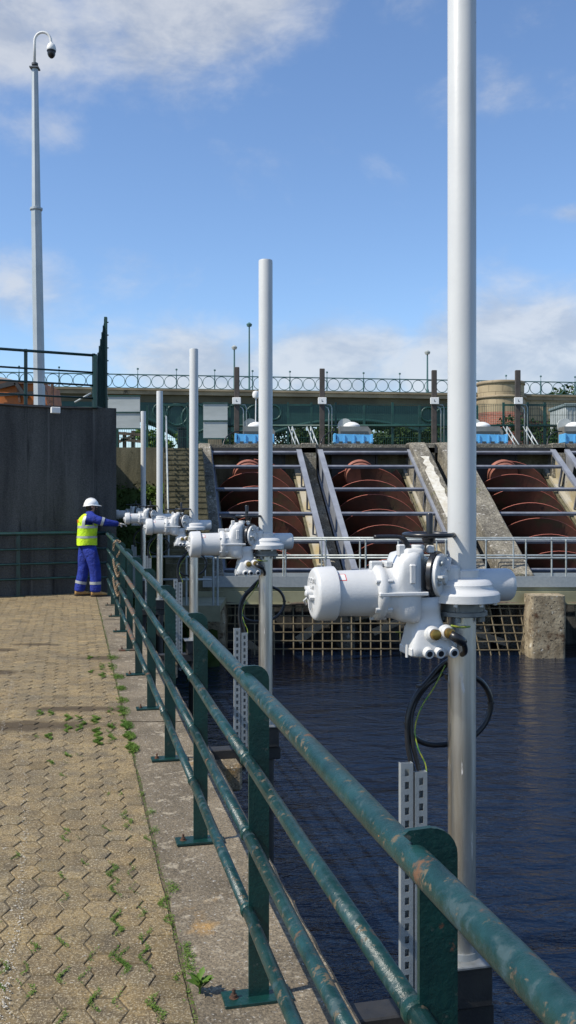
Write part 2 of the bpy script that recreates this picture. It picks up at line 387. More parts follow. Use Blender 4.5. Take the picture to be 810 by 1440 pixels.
# pavers: elongated hexagons in rows along the quay
pv = MB(); tones = []
RW, LN = .114, .158                     # row pitch (across), length pitch (along)
nrow = int(4.1/RW)
dark_bands = [(-2.05, 7.2, .65, .17), (-2.7, 7.2, .6, .18), (-1.68, 7.78, .50, .10), (-1.97, 10.25, .30, .14), (-3.4, 10.8, .3, .12), (-3.0, 11.2, .3, .1), (-2.9, 9.4, .2, .16)]  # ellipses on the ground where the pavers are coloured darker
lnseed = random.Random(3)
for r in range(nrow):
    xc = .402 - RW*(r+.5)
    nl = int((YE+.5-1.0)/LN)
    for k in range(nl):
        yc = 1.0 + LN*(k + (.5 if r % 2 else 0)) + lnseed.uniform(-.003, .003)
        if yc > YE+.35: continue
        sub = r in (4, 5) and lnseed.random() < .55
        gx = RW*.5 - .0022; gy = LN*.5 - .0022; cx = RW*.20
        hexa = [(-gx-cx*.0, 0), (-gx, 0)]
        # hexagon whose points look across the rows (interlocking)
        px_ = gx + cx*.75; ax = gx - cx*.75
        outl = [(-px_, 0), (-ax, -gy), (ax, -gy), (px_, 0), (ax, gy), (-ax, gy)]
        if r == 0: outl[2] = (gx+.002, -gy); outl[3] = (gx+.004, 0); outl[4] = (gx+.002, gy)
        z = lnseed.gauss(0, .0010) - (.002 if sub else 0); tx = lnseed.gauss(0, .010); ty = lnseed.gauss(0, .010)
        th = lnseed.gauss(0, .015)
        c, s_ = math.cos(th), math.sin(th)
        top = []; mid = []; low = []
        for (x, y) in outl:
            jx = lnseed.uniform(-.003, .003); jy = lnseed.uniform(-.003, .003)
            for q, lst, zz in ((.93, top, 0), (.975, mid, -.0016), (1., low, -.006)):
                X = (x*q+jx)*c - (y*q+jy)*s_; Y_ = (x*q+jx)*s_ + (y*q+jy)*c
                lst.append(Q(xc + X, yc + Y_, z + zz + tx*X + ty*Y_))
        base = [Vector((v.x, v.y, -.03)) for v in low]
        w0 = len(pv.f)
        pv.add(top + mid + low + base, [tuple(range(6))] + [((i+1) % 6, i, 6+i, 6+(i+1) % 6) for i in range(6)] + [(6+(i+1) % 6, 6+i, 12+i, 12+(i+1) % 6) for i in range(6)] + [(12+(i+1) % 6, 12+i, 18+i, 18+(i+1) % 6) for i in range(6)])
        g = lnseed.gauss(1, .05); h = lnseed.gauss(0, .012)
        if lnseed.random() < .05: g *= .82
        tones += [(g*(1+h), g, g*(1-h*1.5), 1)]*24
def paver_material():
    m = bpy.data.materials.new('paver_concrete'); m.use_nodes = True; nt = m.node_tree; b = nt.nodes['Principled BSDF']; b.inputs['Roughness'].default_value = .93; b.inputs['Specular IOR Level'].default_value = .25
    o = nt.nodes.new('ShaderNodeTexCoord').outputs['Object']
    c = mix_(nt, ramp_(nt, noise_(nt, o, 1.1, 5), .3, .7), (.300, .220, .105, 1), (.200, .147, .075, 1))
    c = mix_(nt, ramp_(nt, noise_(nt, o, 6.5, 6, .7), .38, .68), c, (.125, .098, .062, 1))
    c = mix_(nt, ramp_(nt, noise_(nt, mapv_(nt, o, (1,1,1), (9,4,1)), 2.3, 6, .7), .54, .72), c, (.13, .105, .068, 1))
    c = mix_(nt, ramp_(nt, noise_(nt, o, 110, 3, .8), .50, .66), c, (.50, .43, .30, 1))
    c = mix_(nt, ramp_(nt, noise_(nt, mapv_(nt, o, (1,1,1), (3,3,3)), 75, 3, .8), .55, .66), c, (.10, .078, .048, 1))
    c = mix_(nt, ramp_(nt, noise_(nt, mapv_(nt, o, (1,1,1), (2,7,0)), 38, 4, .75), .52, .66), c, (.125, .098, .06, 1))
    c = mix_(nt, ramp_(nt, noise_(nt, mapv_(nt, o, (1,1,1), (5,2,0)), 21, 3, .7), .68, .74), c, (.46, .44, .39, 1))
    a = nt.nodes.new('ShaderNodeVertexColor'); a.layer_name = 'tone'
    c = mix_(nt, 1., c, a.outputs[0], 'MULTIPLY')
    sp = nt.nodes.new('ShaderNodeSeparateXYZ'); nt.links.new(o, sp.inputs[0])
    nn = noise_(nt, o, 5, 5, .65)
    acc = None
    for (X, Y, rx, ry) in dark_bands:
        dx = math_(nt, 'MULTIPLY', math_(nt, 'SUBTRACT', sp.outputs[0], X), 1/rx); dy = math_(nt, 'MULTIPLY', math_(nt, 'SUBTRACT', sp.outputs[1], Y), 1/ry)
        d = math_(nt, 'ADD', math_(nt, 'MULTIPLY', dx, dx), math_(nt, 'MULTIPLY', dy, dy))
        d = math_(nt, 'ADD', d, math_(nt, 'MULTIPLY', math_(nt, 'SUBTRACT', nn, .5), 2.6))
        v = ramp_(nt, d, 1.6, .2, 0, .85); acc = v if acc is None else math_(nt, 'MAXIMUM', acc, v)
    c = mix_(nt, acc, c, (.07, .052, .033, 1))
    nt.links.new(c, b.inputs['Base Color'])
    bn = nt.nodes.new('ShaderNodeBump'); bn.inputs['Strength'].default_value = .9; bn.inputs['Distance'].default_value = .012
    nt.links.new(noise_(nt, o, 55, 5, .75), bn.inputs['Height']); nt.links.new(bn.outputs[0], b.inputs['Normal'])
    return m
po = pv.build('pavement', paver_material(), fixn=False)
ca = po.data.color_attributes.new('tone', 'FLOAT_COLOR', 'POINT'); ca.data.foreach_set('color', [x for t in tones for x in t])
po.data.update(); struct(po)
# worn chalk line: thin broken flakes
m = MB(); rl = random.Random(5)
def chalk(pts, wd, dens):
    path = smooth_path([((x-405)*F*CH/((y-700)*F), CH*F/(y-700), 0) for x, y in pts], 40)
    for i, p in enumerate(path):
        for q in range(dens):
            if rl.random() < .5: continue
            c = p + Vector((rl.gauss(0, wd), rl.uniform(-.05, .05), .0065)); r = rl.uniform(.0015, .0042)
            n = 5; a0 = rl.random()*6
            m.add([c + Vector((r*rl.uniform(.5, 1.2)*math.cos(a0+6.28*k/n), 1.5*r*rl.uniform(.5, 1.2)*math.sin(a0+6.28*k/n), 0)) for k in range(n)], [tuple(range(n))])
chalk([(2, 935), (18, 965), (28, 1020), (33, 1090), (36, 1150), (31, 1210), (26, 1290), (12, 1360), (6, 1425)], .006, 3)
chalk([(20, 950), (12, 985), (2, 1030)], .005, 4)
chalk([(14, 1320), (10, 1390), (4, 1440)], .02, 1)
struct(m.build('chalk_marking', marking, fixn=False))

# high ground to the left, with its stained retaining wall
W0 = Vector((-5.1, 16.6)); W1 = Vector((-3.20, 17.5)); wd = (W1-W0).normalized()
WL = W0 - wd*9
hg = [(W1.x, W1.y), (WL.x, WL.y), (-30, WL.y-1), (-30, 60), (-7.5, 60), (-5.5, 27.5)]
m = MB(); quad_prism(m, [(W1.x-.35, W1.y+.3), (WL.x, WL.y+.4), (-30, WL.y-.8), (-30, 40), (-7.5, 40), (-5.6, 27.6)], -3, 3.36)
struct(m.build('upper_yard', concw))
m = MB(); nv = Vector((-wd.y, wd.x))
segs = 5; L = (W1-WL).length
zt = lambda p: 3.42 + .08*((W1-p).length/2.1)*.4
for i in range(segs):
    a = WL + wd*(L*i/segs) ; b_ = WL + wd*(L*(i+1)/segs - (.008 if i < segs-1 else 0))
    v = []
    for p, off in ((a, 0), (b_, 0), (b_, .34), (a, .34)):
        q = p + nv*off; v.append((q.x, q.y, -.4 if i < segs-1 else -3)); 
    t = [(q[0], q[1], 3.47 if k in (0, 3) else 3.45) for k, q in enumerate(v)]
    t = [(q[0], q[1], 3.42+.03*(segs-1-i)) for q in v]
    m.add(v+t, [(3,2,1,0),(4,5,6,7),(0,1,5,4),(1,2,6,5),(2,3,7,6),(3,0,4,7)])
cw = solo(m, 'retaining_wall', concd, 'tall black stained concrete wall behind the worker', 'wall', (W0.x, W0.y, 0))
# thin cap shelf lines: conduit and small white junction box
m = MB(); a = WL; 
pts = [(*(W0+wd*t - nv*.03), 3.42-.02*math.sin(t*2)-.02) for t in (-6, -3, -1.5, -.6, .0, .5, 1.2, 1.75)]
m.tube(smooth_path(pts, 3), .018, 6)
solo(m, 'conduit', blackst, 'thin dark cable running just under the top of the black wall', 'cable', pts[0])
jb = P(78, 577, 16.75)
m = MB(); m.box(-.08, .08, -.05, .05, -.055, .055, Matrix.Translation(jb) @ Matrix.Rotation(math.atan2(wd.y, wd.x), 4, 'Z'), bev=.008)
solo(m, 'junction_box', whitebox, 'small white junction box on the top of the black wall', 'junction box', jb)

# far basin side: lower retaining wall, stair, terraces
Yr = 27.4
m = MB(); m.box(-30, -3.62, Yr, Yr+.4, -3, 3.22).box(-30, -2.6, Yr+.4, 33.5, -3, 3.18)
# formwork ties
solo(m, 'basin_end_wall', conco, 'brown concrete wall at the far left end of the basin behind the white tubes', 'wall', (-4.5, Yr, 0))
m = MB()
st = [(-3.6, 27.4), (-2.55, 27.4)]
ns = 21; rise, run = .152, .245
for i in range(ns):
    y1 = 27.75 - run*i; y0 = y1-run; z = 3.20 - rise*i; t = (27.4-y0)*.141
    m.add([(-3.62+t, y0, -3), (-2.50+t, y0, -3), (-2.50+t, y1+.02, -3), (-3.62+t, y1+.02, -3), (-3.62+t, y0-.02, z), (-2.50+t, y0-.02, z), (-2.50+t, y1+.02, z), (-3.62+t, y1+.02, z)], [(4,5,6,7),(0,1,5,4),(1,2,6,5),(3,0,4,7)])
    m.box(-3.62+t, -2.50+t, y0-.035, y0-.005, z-.045, z+.004)
solo(m, 'staircase', conco, 'steep mossy concrete steps going down beside the first pump', 'steps', (-3, 26, 0))
t_ = thing('stair_railing', 'galvanised handrail running down the left side of the concrete steps', 'railing', (-3.6, 27.3, 3.2))
pz = lambda Y: 3.2 - (27.75-Y)*rise/run; sx = lambda Y: -3.55 + .141*(27.4-Y)
for hgt in (.98, .5):
    MB().tube([(sx(y), y, pz(y)+hgt) for y in (27.7, 22.8)], .022, 6).build('rail', galv, t_)
for y in (27.5, 26.3, 25.1, 23.9, 22.9): MB().cyl((sx(y), y, pz(y)-.1), (sx(y), y, pz(y)+1.0), .022, n=8).build('post', galv, t_)
# overgrown bank behind the tall wall
def leaves(m, c, rad, n, sz, rnd, flat=1.0, up=.0):
    for _ in range(n):
        while True:
            p = Vector((rnd.uniform(-1, 1), rnd.uniform(-1, 1), rnd.uniform(-1, 1)))
            if .15 < p.length < 1: break
        p = Vector((p.x*rad[0], p.y*rad[1], p.z*rad[2])) + Vector(c)
        s = sz*rnd.uniform(.6, 1.4); e = Euler((rnd.uniform(-1.2, 1.2), rnd.uniform(-1.2, 1.2), rnd.uniform(0, 6.3)))
        R_ = e.to_matrix(); 
        m.add([p + R_ @ Vector(q) for q in ((0, -s, 0), (s*.45, 0, s*.12), (0, s, 0), (-s*.45, 0, s*.12))], [(0,1,2,3)])
rb = random.Random(11)
m = MB(); nx, ny = 26, 20
for j in range(ny+1):
    for i in range(nx+1):
        x = -7.5 + 5.2*i/nx; y = 20.5 + 6.9*j/ny; z = -2.2 + 4.3*(j/ny)**1.1 + rb.uniform(-.12, .12)
        m.v.append((x + (27.4-y)*.12, y, z))
for j in range(ny):
    for i in range(nx): m.f.append([j*(nx+1)+i, j*(nx+1)+i+1, (j+1)*(nx+1)+i+1, (j+1)*(nx+1)+i]); m.sm.append(True)
for _ in range(3500):
    x = rb.uniform(-7.2, -2.9); y = rb.uniform(21, 27.3); z = -2.2 + 4.3*((y-20.5)/6.9)**1.1
    leaves(m, (x+(27.4-y)*.12, y, z+.08), (.12, .12, .14), 2, .06, rb)
tag(m.build('grass_bank', leafdd, fixn=False), 'dark overgrown grass bank below the far brown wall', 'grass', kind='stuff')
m = MB()
for c in ((-3.98, 27.0, 1.75), (-3.90, 26.9, 1.4), (-3.85, 26.7, 1.0), (-4.1, 27.0, 1.3), (-3.85, 26.5, .7)): leaves(m, c, (.26, .28, .32), 260, .06, rb)
solo(m, 'ivy_bush', leafm, 'bright green bush growing on the bank between the two farthest white tubes', 'bush', (-4.4, 26.8, 1.2))

# ---- pump house: sloping troughs
def Zp(Y): return -15.776 + .6545*Y
def TX(x0, Y): return (x0-405)*28.9/F + .141*(28.9-Y)
DV = Vector((-.141, 1, .6545)).normalized(); NV = Vector((0, -.548, .837))
def slopewall(x0, x1, h, Yt=29.45, Yb=23.4, cap=3.46, steps=14, jit=.012, rr=random.Random(2)):
    m = MB(); rows = []
    Ys = [Yt + (Yb-Yt)*k/steps for k in range(steps+1)]
    for Y in Ys:
        z = min(cap, Zp(Y)+h); j = rr.uniform(-jit, jit); j2 = rr.uniform(-jit, jit)
        rows.append([Vector((TX(x0, Y), Y, -3)), Vector((TX(x0, Y), Y, z-.04)), Vector((TX(x0, Y)+.03+j, Y, z+j2)), Vector((TX(x1, Y)-.03+j2, Y, z-j)), Vector((TX(x1, Y), Y, z-.04)), Vector((TX(x1, Y), Y, -3))])
    for a, b in zip(rows, rows[1:]):
        base = len(m.v); m.v += [tuple(v) for v in a+b]
        for k in range(5): m.f.append([base+k, base+k+1, base+6+k+1, base+6+k]); m.sm.append(False)
    m.add(rows[0], [(0,1,2,3,4,5)]); m.add(rows[-1], [(5,4,3,2,1,0)])
    return m
base = lambda x0: (TX(x0, 26), 26, -3)
solo(slopewall(280, 297, .20), 'sloping_wall', concw, 'sloping rough concrete wall between the steps and the first pump', 'wall', base(288))
solo(slopewall(429, 446, -.75), 'sloping_wall', concw, 'low dark sloping wall between the first and second pumps', 'wall', base(437))
solo(slopewall(577, 600, .30), 'sloping_wall', concw, 'sloping concrete wall with a white patch right of the second pump', 'wall', base(588))
wa = [o for o in bpy.data.objects if o.get('label', '').startswith('sloping concrete wall with a white')][0]
m = MB(); rr = random.Random(5); N2 = 16
for k in range(N2):
    Ya = 28.2-2.7*k/N2; Yb2 = 28.2-2.7*(k+1)/N2
    e0, e1 = [.06+.13*abs(math.sin(q*1.9+1))*(1 if q < N2-2 else .4) for q in (k, k+1)]
    w0 = TX(577, Ya); w1 = TX(577, Yb2)
    m.add([(w0+.06+(.22-e0)*(k < 4), Ya, Zp(Ya)+.306), (w0+.38-(.05 if k % 3 else 0), Ya, Zp(Ya)+.306), (w1+.38-(.05 if (k+1) % 3 else 0), Yb2, Zp(Yb2)+.306), (w1+.06+(.22-e1)*(k+1 < 4), Yb2, Zp(Yb2)+.306)], [(0,1,2,3)])
pp = m.build('paint_patch', mat('whitewash', (.62,.60,.53), .9, var=(.48,.44,.35), vs=8, spots=[((.2,.18,.14), 16, .64, .7)], bump=.8), None, wa.location, fixn=False); pp.parent = wa; pp.location = (0,0,.012)
solo(slopewall(617, 650, .30), 'sloping_wall', concw, 'sloping concrete wall left of the third pump partly behind the nearest tube', 'wall', base(630))
solo(slopewall(786, 798, -.75), 'sloping_wall', concw, 'low sloping wall between the third and fourth pumps', 'wall', base(790))
solo(slopewall(926, 948, .3), 'sloping_wall', concw, 'sloping concrete wall right of the fourth pump', 'wall', base(940))
# head wall and platform
m = MB(); m.box(-2.85, 14, 29.5, 29.8, -3, 3.30)
for xa in (296, 425, 440, 578, 612, 650): pass
solo(m, 'head_wall', conco, 'olive concrete wall behind the tops of the pumps', 'wall', (0, 29.5, -3))
m = MB(); m.box(-2.62, 30, 29.05, 33.5, 3.30, 3.40)
struct(m.build('platform', concw))
m = MB(); m.box(-2.62, 30, 33.5, 33.9, -3, 3.38); struct(m.build('platform_edge', concw))
for k, (a, b_) in enumerate(((423, 445), (578, 612), (651, 668), (776, 795))):
    m = MB(); m.box((a-405)*29.02/F, (b_-405)*29.02/F, 28.98, 29.5, 1.6, 3.44, bev=.02)
    solo(m, 'concrete_pillar', concw, ['square concrete pillar at the top between the first and second pumps', 'broad concrete pillar at the top right of the second pump', 'concrete pillar at the top left of the third pump', 'concrete pillar at the top right of the third pump'][k], 'pillar', ((a-405)*29/F, 29.2, 1.6), 'pillars at the pump heads')

def tank_part(m, *a): return m
# guard frames and screws
FR = [(299, 417), (455, 573), (655, 775), (803, 922)]
ordn = ['first', 'second', 'third', 'fourth']
which = ['leftmost screw pump, beside the concrete steps', 'second screw pump from the left', 'screw pump just right of the nearest white tube', 'rightmost screw pump, cut off by the picture edge']
bars_Y = [28.9, 28.2, 27.15, 26.1, 25.0, 23.95]
for q, (xa, xb) in enumerate(FR):
    loc = (TX((xa+xb)/2, 26), 26, Zp(26))
    t = thing('guard_frame', 'grey steel frame over the ' + which[q], 'steel frame', loc, group='steel frames over the pumps')
    def PT(x0, Y, n, dx=0.): return Vector((TX(x0, Y)+dx, Y, Zp(Y))) + NV*n
    Yt, Yb = 29.15, 23.7
    for side, x0 in ((-1, xa), (1, xb)):
        sb = MB().bar(PT(x0, Yt, .0, side*.09), PT(x0, Yb, .0, side*.09), .16, .09, NV).build('side_beam', frameg, t)
        MB().bar(PT(x0, Yt, -.74, side*.06), PT(x0, Yb, -.74, side*.06), .26 if side < 0 else .2, .08, NV).build('bottom_beam', framey if side > 0 else frameg, t)
        w_ = MB(); yy = Yt; k = 0
        while yy > Yb+.3:
            y2 = max(Yb, yy-(.80 if side < 0 else .95))
            w_.bar(PT(x0, yy, -.37, side*.135), PT(x0, y2, -.37, side*.135), .014, .64, NV); yy = y2 - (.28 if side < 0 else .10)
        w_.build('web_plate', frameg if side < 0 else framey, sb)
        for Y in bars_Y[1:]:
            MB().bar(PT(x0, Y, -.04, side*.05), PT(x0, Y, -.72, side*.05), .05, .06, DV).build('strut', bard, sb)
    for Y in bars_Y:
        MB().bar(PT(xa, Y, .0, -.02), PT(xb, Y, .0, .02), .085, .075, NV).build('cross_bar', bard, t)
    # trough (concrete)
    m = MB(); W = (xb-xa)*28.9/F
    cx = lambda Y: TX((xa+xb)/2, Y)
    for k in range(20):
        a0 = math.pi + math.pi*k/20; a1 = math.pi + math.pi*(k+1)/20
        vs = []
        for Y in (29.5, 23.2):
            for a in (a0, a1):
                c = Vector((cx(Y), Y, Zp(Y))) - NV*1.42
                vs.append(c + Vector((1.33*math.cos(a), 0, 0)) + NV*1.33*math.sin(a))
        m.add(vs, [(0,1,3,2)], True)
    for side in (-1, 1):
        for (u0, u1, d0, d1) in ((1.18, 1.38, -.80, -1.35),):
            for Y0, Y1 in ((29.5, 23.2),):
                v = []
                for Y in (Y0, Y1):
                    for u, n_ in ((u0, d0), (u1, d0), (u1, d1), (u0+.2, d1)): v.append(Vector((cx(Y)+side*u, Y, Zp(Y))) + NV*n_)
                m.add(v, [(0,1,5,4),(0,3,7,4),(4,5,6,7)])
    solo(m, 'pump_trough', conco, 'concrete channel under the ' + which[q], 'trough', (cx(26), 26, Zp(26)-2), 'concrete troughs of the pumps')
    # screw
    ts = thing('screw_pump', 'rusty red ' + which[q], 'screw pump', (cx(26), 26, Zp(26)-1.3), group='archimedes screws in a row')
    A = Vector((cx(24.4), 24.4, Zp(24.4))) - NV*1.42; B = Vector((cx(29.3), 29.3, Zp(29.3))) - NV*1.42
    D = (B-A).normalized(); X_ = Vector((1, 0, 0)); X_ = (X_ - D*X_.dot(D)).normalized(); Y_ = D.cross(X_)
    LN_ = (B-A).length
    MB().prof(A, D, [(0, .45), (LN_-.75, .45), (LN_-.7, .30), (LN_, .30)], 32).build('core_tube', screwm, ts)
    MB().prof(Vector((cx(28.75)-.20, 28.72, 2.40)), D, [(0, .3), (.0, .43), (.12, .43), (.12, .47), (.18, .47), (.18, .43), (.30, .43), (.30, .3)], 32).build('top_drum', mat('drum_red', (.34,.12,.08), .7, var=(.20,.08,.055), vs=3), ts)  # drum in a lighter red than the screw, for the curve at its top
    pitch = 2.34; ro, ri = 1.27, .44; end = LN_-.62; ph0 = q*.9
    for s_ in range(3):
        m = MB(); rim = []
        n = int(40*end/pitch)
        for k in range(n+1):
            l = end*k/n; a = -2*math.pi*(l/pitch) + s_*2.0944 + ph0
            dd = X_*math.cos(a) + Y_*math.sin(a)
            for rr_, off in ((ri, -.012), (ro, -.012), (ro, .012), (ri, .012)): m.v.append(tuple(A + D*(l+off) + dd*rr_))
            rim.append(A + D*l + dd*(ro+.003))
        for k in range(n):
            a = 4*k; b_ = a+4
            m.f += [[a, a+1, b_+1, b_], [a+2, a+3, b_+3, b_+2]]; m.sm += [True, True]
        fo = m.build('flight', screwm, ts, fixn=False)
        MB().tube(rim, .009, 5).build('flight_rim', rimm, fo)
m = MB(); m.box(-2.5, 14, 28.98, 29.05, 3.14, 3.30)  # dark beam put in for the black shade under the platform edge
solo(m, 'shade_beam', blackst, 'dark beam standing in for the shade under the pump platform edge', 'beam', (0, 29, 3.2))
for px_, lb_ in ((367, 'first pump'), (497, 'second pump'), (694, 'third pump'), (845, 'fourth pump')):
    m = MB(); X = (px_-405)*29.3/F; m.box(X-.68, X+.68, 29.34, 29.49, 1.0, 3.29); m.box(X+.70, X+.76, 29.36, 29.49, 1.9, 3.12)  # black plates added so the recess behind each screw top looks shaded
    solo(m, 'recess_shade', blackst, 'black plate standing in for the deep shade behind the top of the ' + lb_, 'shade plate', (X, 29.4, 2), 'shade plates')
# drive units on the platform
def drive(px, label):
    X = (px-405)*29.9/F
    t = thing('pump_drive', label, 'pump motor', (X, 29.9, 3.40), group='blue pump drives on the platform', local=True)
    m = MB(); m.box(-.58, .58, -.28, .35, .0, .07, bev=.01); m.box(-.5, .5, -.31, -.27, .02, .06); m.build('base_frame', hood, t)
    m = MB()
    m.prism([(-.60, .07), (.60, .07), (.62, .16), (.54, .20), (.52, .34), (-.56, .37), (-.54, .20), (-.62, .16)], (0, -.25, 0), (1,0,0), (0,0,1), (0, .55, 0))
    m.box(-.64, -.57, -.3, .32, .10, .38, bev=.01); m.box(.53, .60, -.3, .32, .10, .36, bev=.01)
    for u in (-.3, 0, .3): m.box(u-.02, u+.02, -.285, -.25, .1, .33)
    c_ = m.build('gear_case', blue, t)
    m = MB()
    for u in (-.42, -.15, .12, .4): m.box(u-.06, u+.06, -.29, -.252, .08, .13)
    for u in (.05, .2, .35): m.cyl((u, -.2, .34), (u, -.2, .38), .03, n=8)
    m.build('bolt', hoodd, c_)
    m = MB(); m.prism([(-.42, 0), (.58, 0), (.62, .50), (.50, .66), (-.42, .66)], (0, .45, 0), (1,0,0), (0,0,1), (0, .7, 0)); m.build('motor_hood', hood, t)
    m = MB(); m.box(-.38, .5, .435, .448, .22, .50); m.build('hood_grille', hoodd, t)
    m = MB(); m.prof((.0, .8, .66), (0,0,1), [(0, .28), (.06, .27), (.12, .2), (.16, .1), (.17, .02)], 18); m.build('dome', whitebox, t)
    m = MB(); m.cyl((-.2, 1.25, .72), (-.2, 1.1, .72), .25, n=18); m.build('fan_cover', panelg, t)
    m = MB(); m.tube(smooth_path([(-.45, .6, .5), (-.7, .5, .48), (-.95, .35, .3), (-1.05, .2, .02)], 5), .02, 6); m.build('hose', black, t)
    return t
drive(359, 'blue pump gear case above the leftmost screw pump, partly behind the second white tube')
drive(497, 'blue pump gear case with grey hood above the second screw pump from the left')
drive(685, 'blue pump gear case just right of the nearest white tube')
drive(818, 'blue pump gear case at the right edge of the picture')
# small sloping hand rails on the platform
lab = ['well left of the second blue gear case', 'close left of the second blue gear case', 'just right of the blue gear case of the third pump', 'between the third pump and the grey shed']
for k, (px, ppx, lean) in enumerate(((411, 421, 0), (437, 447, 0), (713, 730, 1), (741, 757, 1))):
    t = thing('gate_handrail', 'short sloping galvanised handrail standing ' + lab[k], 'handrail', P(px, 626, 29.4), group='short handrails on the platform')
    a = P(px, 600, 30.3); b_ = P(ppx, 626, 29.2)
    MB().tube([a, b_], .022, 6).build('rail', galv, t); MB().tube([a, (a.x, a.y, 3.4)], .022, 6).build('post', galv, t)
    c_ = (a*.55+b_*.45); MB().tube([c_, (c_.x, c_.y, 3.4)], .02, 6).build('post', galv, t)
    MB().tube([a+Vector((-.12, 0, 0)), b_+Vector((-.12, 0, -.0))], .018, 6).build('rail', galv, t)

# ---- mesh fence behind the platform
FY = 31.2
t = thing('mesh_fence', 'tall green wire mesh fence with gates behind the pump drives', 'fence', ((165-405)*FY/F, FY, 3.3))
def FX(px): return (px-405)*FY/F
for px in (165, 207, 230, 264, 323, 363, 405, 438, 472, 512, 552, 590, 640, 671, 708, 742, 766, 812, 860):
    top = 566 if px in (264, 405, 438, 472, 552, 708, 742, 766, 640) else 570
    MB().box(FX(px)-.035, FX(px)+.035, FY-.035, FY+.035, 3.3, P(px, top, FY).z).build('post', green_far, t)
for a, b_ in ((165, 264), (264, 438), (438, 552), (552, 708), (708, 766), (766, 860)):
    m = MB(); x = FX(a)
    while x < FX(b_):
        m.box(x-.0055, x+.0055, FY-.004, FY+.004, 3.35, 4.86); x += .06
    for z in (3.36, 3.75, 4.15, 4.5, 4.86): m.box(FX(a), FX(b_), FY-.012, FY-.004, z-.006, z+.006)
    m.build('mesh_panel', green_far, t)
m = MB(); z = P(0, 599, FY).z; m.tube([(FX(320), FY-.08, z), (FX(860), FY-.08, z)], .045, 6); m.build('rail', green_far, t)
m = MB()
for a, b_ in ((230, 264), (405, 438), (708, 742), (742, 766)):
    m.box(FX(a), FX(b_), FY-.05, FY-.02, 4.80, 4.86)
m.build('gate_rail', green_far, t)
for k, px in enumerate((333, 453, 610.5, 728)):
    Y = 30.9; X = (px-405)*Y/F
    lb = ['behind the second white tube', 'left of centre above the second pump', 'just left of the nearest white tube', 'in front of the round stone tower'][k]
    t = thing('service_post', 'tall dark post carrying a small white box ' + lb, 'post', (X, Y, 3.4), group='dark posts with white boxes', local=True)
    MB().box(-.085, .085, -.06, .06, 0, [4.30, 4.25, 4.2, 4.2][k]-1.65, bev=.015).build('pole', postd, t)
    bx = MB().box(-.14, .14, -.14, -.065, 1.42, 1.64, bev=.012).build('white_box', whitebox, t)
    MB().box(-.02, .03, -.146, -.1415, 1.50, 1.515).box(-.02, -.006, -.146, -.1415, 1.515, 1.57).build('mark', hoodd, bx)
    MB().tube([(.22, -.02, 0), (.22, -.02, 1.2), (.19, -.02, 1.3), (.1, -.02, 1.35)], .018, 6).tube([(.32, -.02, 0), (.32, -.02, 1.3), (.28, -.02, 1.4), (.1, -.02, 1.42)], .014, 6).build('conduit', galv, t)
def signboard(pxa, pxb, ya, yb, Y, label):
    a = P(pxa, ya, Y); b_ = P(pxb, yb, Y)
    t = thing('panel', label, 'panel', ((a.x+b_.x)/2, Y, b_.z), group='grey boards fixed on the fence')
    m = MB(); m.box(a.x, b_.x, Y-.03, Y, b_.z, a.z); m.build('sheet', panelg, t)
    m = MB()
    for f in (.02, .5, .98): z = b_.z + (a.z-b_.z)*f; m.box(a.x-.02, b_.x+.02, Y-.06, Y-.032, z-.02, z+.02)
    m.build('frame_bar', green_far, t)
signboard(286, 320, 566, 618, 31.0, 'pale grey ribbed board on the fence between the third and second white tubes')
signboard(152, 197, 556, 604, 30.6, 'large pale grey board on the fence beside the top of the black wall')
# small box beside the white tube 3
m = MB(); c_ = P(360, 555, 30.9); m.prof(c_, (0,0,1), [(-.14, .02), (-.1, .1), (0, .13), (.1, .1), (.13, .02)], 14); 
m.cyl(c_ + Vector((-.02, 0, -1.5)), c_ + Vector((0, 0, -.1)), .02, n=6)
solo(m, 'globe_lamp', whitebox, 'small white globe on a thin stem just right of the third white tube', 'lamp', (c_.x, c_.y, 3.3))
m = MB(); a = P(250, 603, 31.6); b_ = P(266, 629, 31.6); m.box(a.x, b_.x, 31.5, 31.9, b_.z-.05, a.z, bev=.03); m.box(a.x-.02, b_.x+.02, 31.48, 31.92, a.z-.0, a.z+.05)
solo(m, 'dark_cabinet', mat('cabinet_dark', (.01, .02, .025), .5), 'dark green cabinet behind the top of the steps', 'cabinet', (a.x, 31.6, 3.2))
t = thing('timber_fence', 'low rustic timber rail fence behind the far brown wall', 'fence', P(180, 628, 33))
for px in (165, 175, 187, 205): a = P(px, 604+random.uniform(0, 4), 33); MB().box(a.x-.06, a.x+.06, 32.95, 33.07, 3.1, a.z).build('post', timber, t)
for (x0, y0, x1, y1) in ((165, 609, 205, 612), (165, 622, 188, 613), (170, 618, 200, 621)):
    MB().bar(P(x0, y0, 32.9), P(x1, y1, 32.9), .05, .1).build('rail', timber, t)
# grey shed far right
t = thing('shed', 'pale grey ribbed metal shed at the right edge before the brick wall', 'shed', P(808, 600, 34))
a = P(795, 572, 34); m = MB(); m.box(a.x, a.x+2.2, 34, 36, 3, a.z, bev=.02)
for k in range(14): m.box(a.x+.05+k*.15, a.x+.09+k*.15, 33.985, 34.0, 3.2, a.z-.1)
m.build('body', panelg, t); MB().box(a.x-.05, a.x+2.25, 33.93, 36.05, a.z, a.z+.12, bev=.03).build('roof', mat('shed_roof', (.16,.2,.2), .6), t)

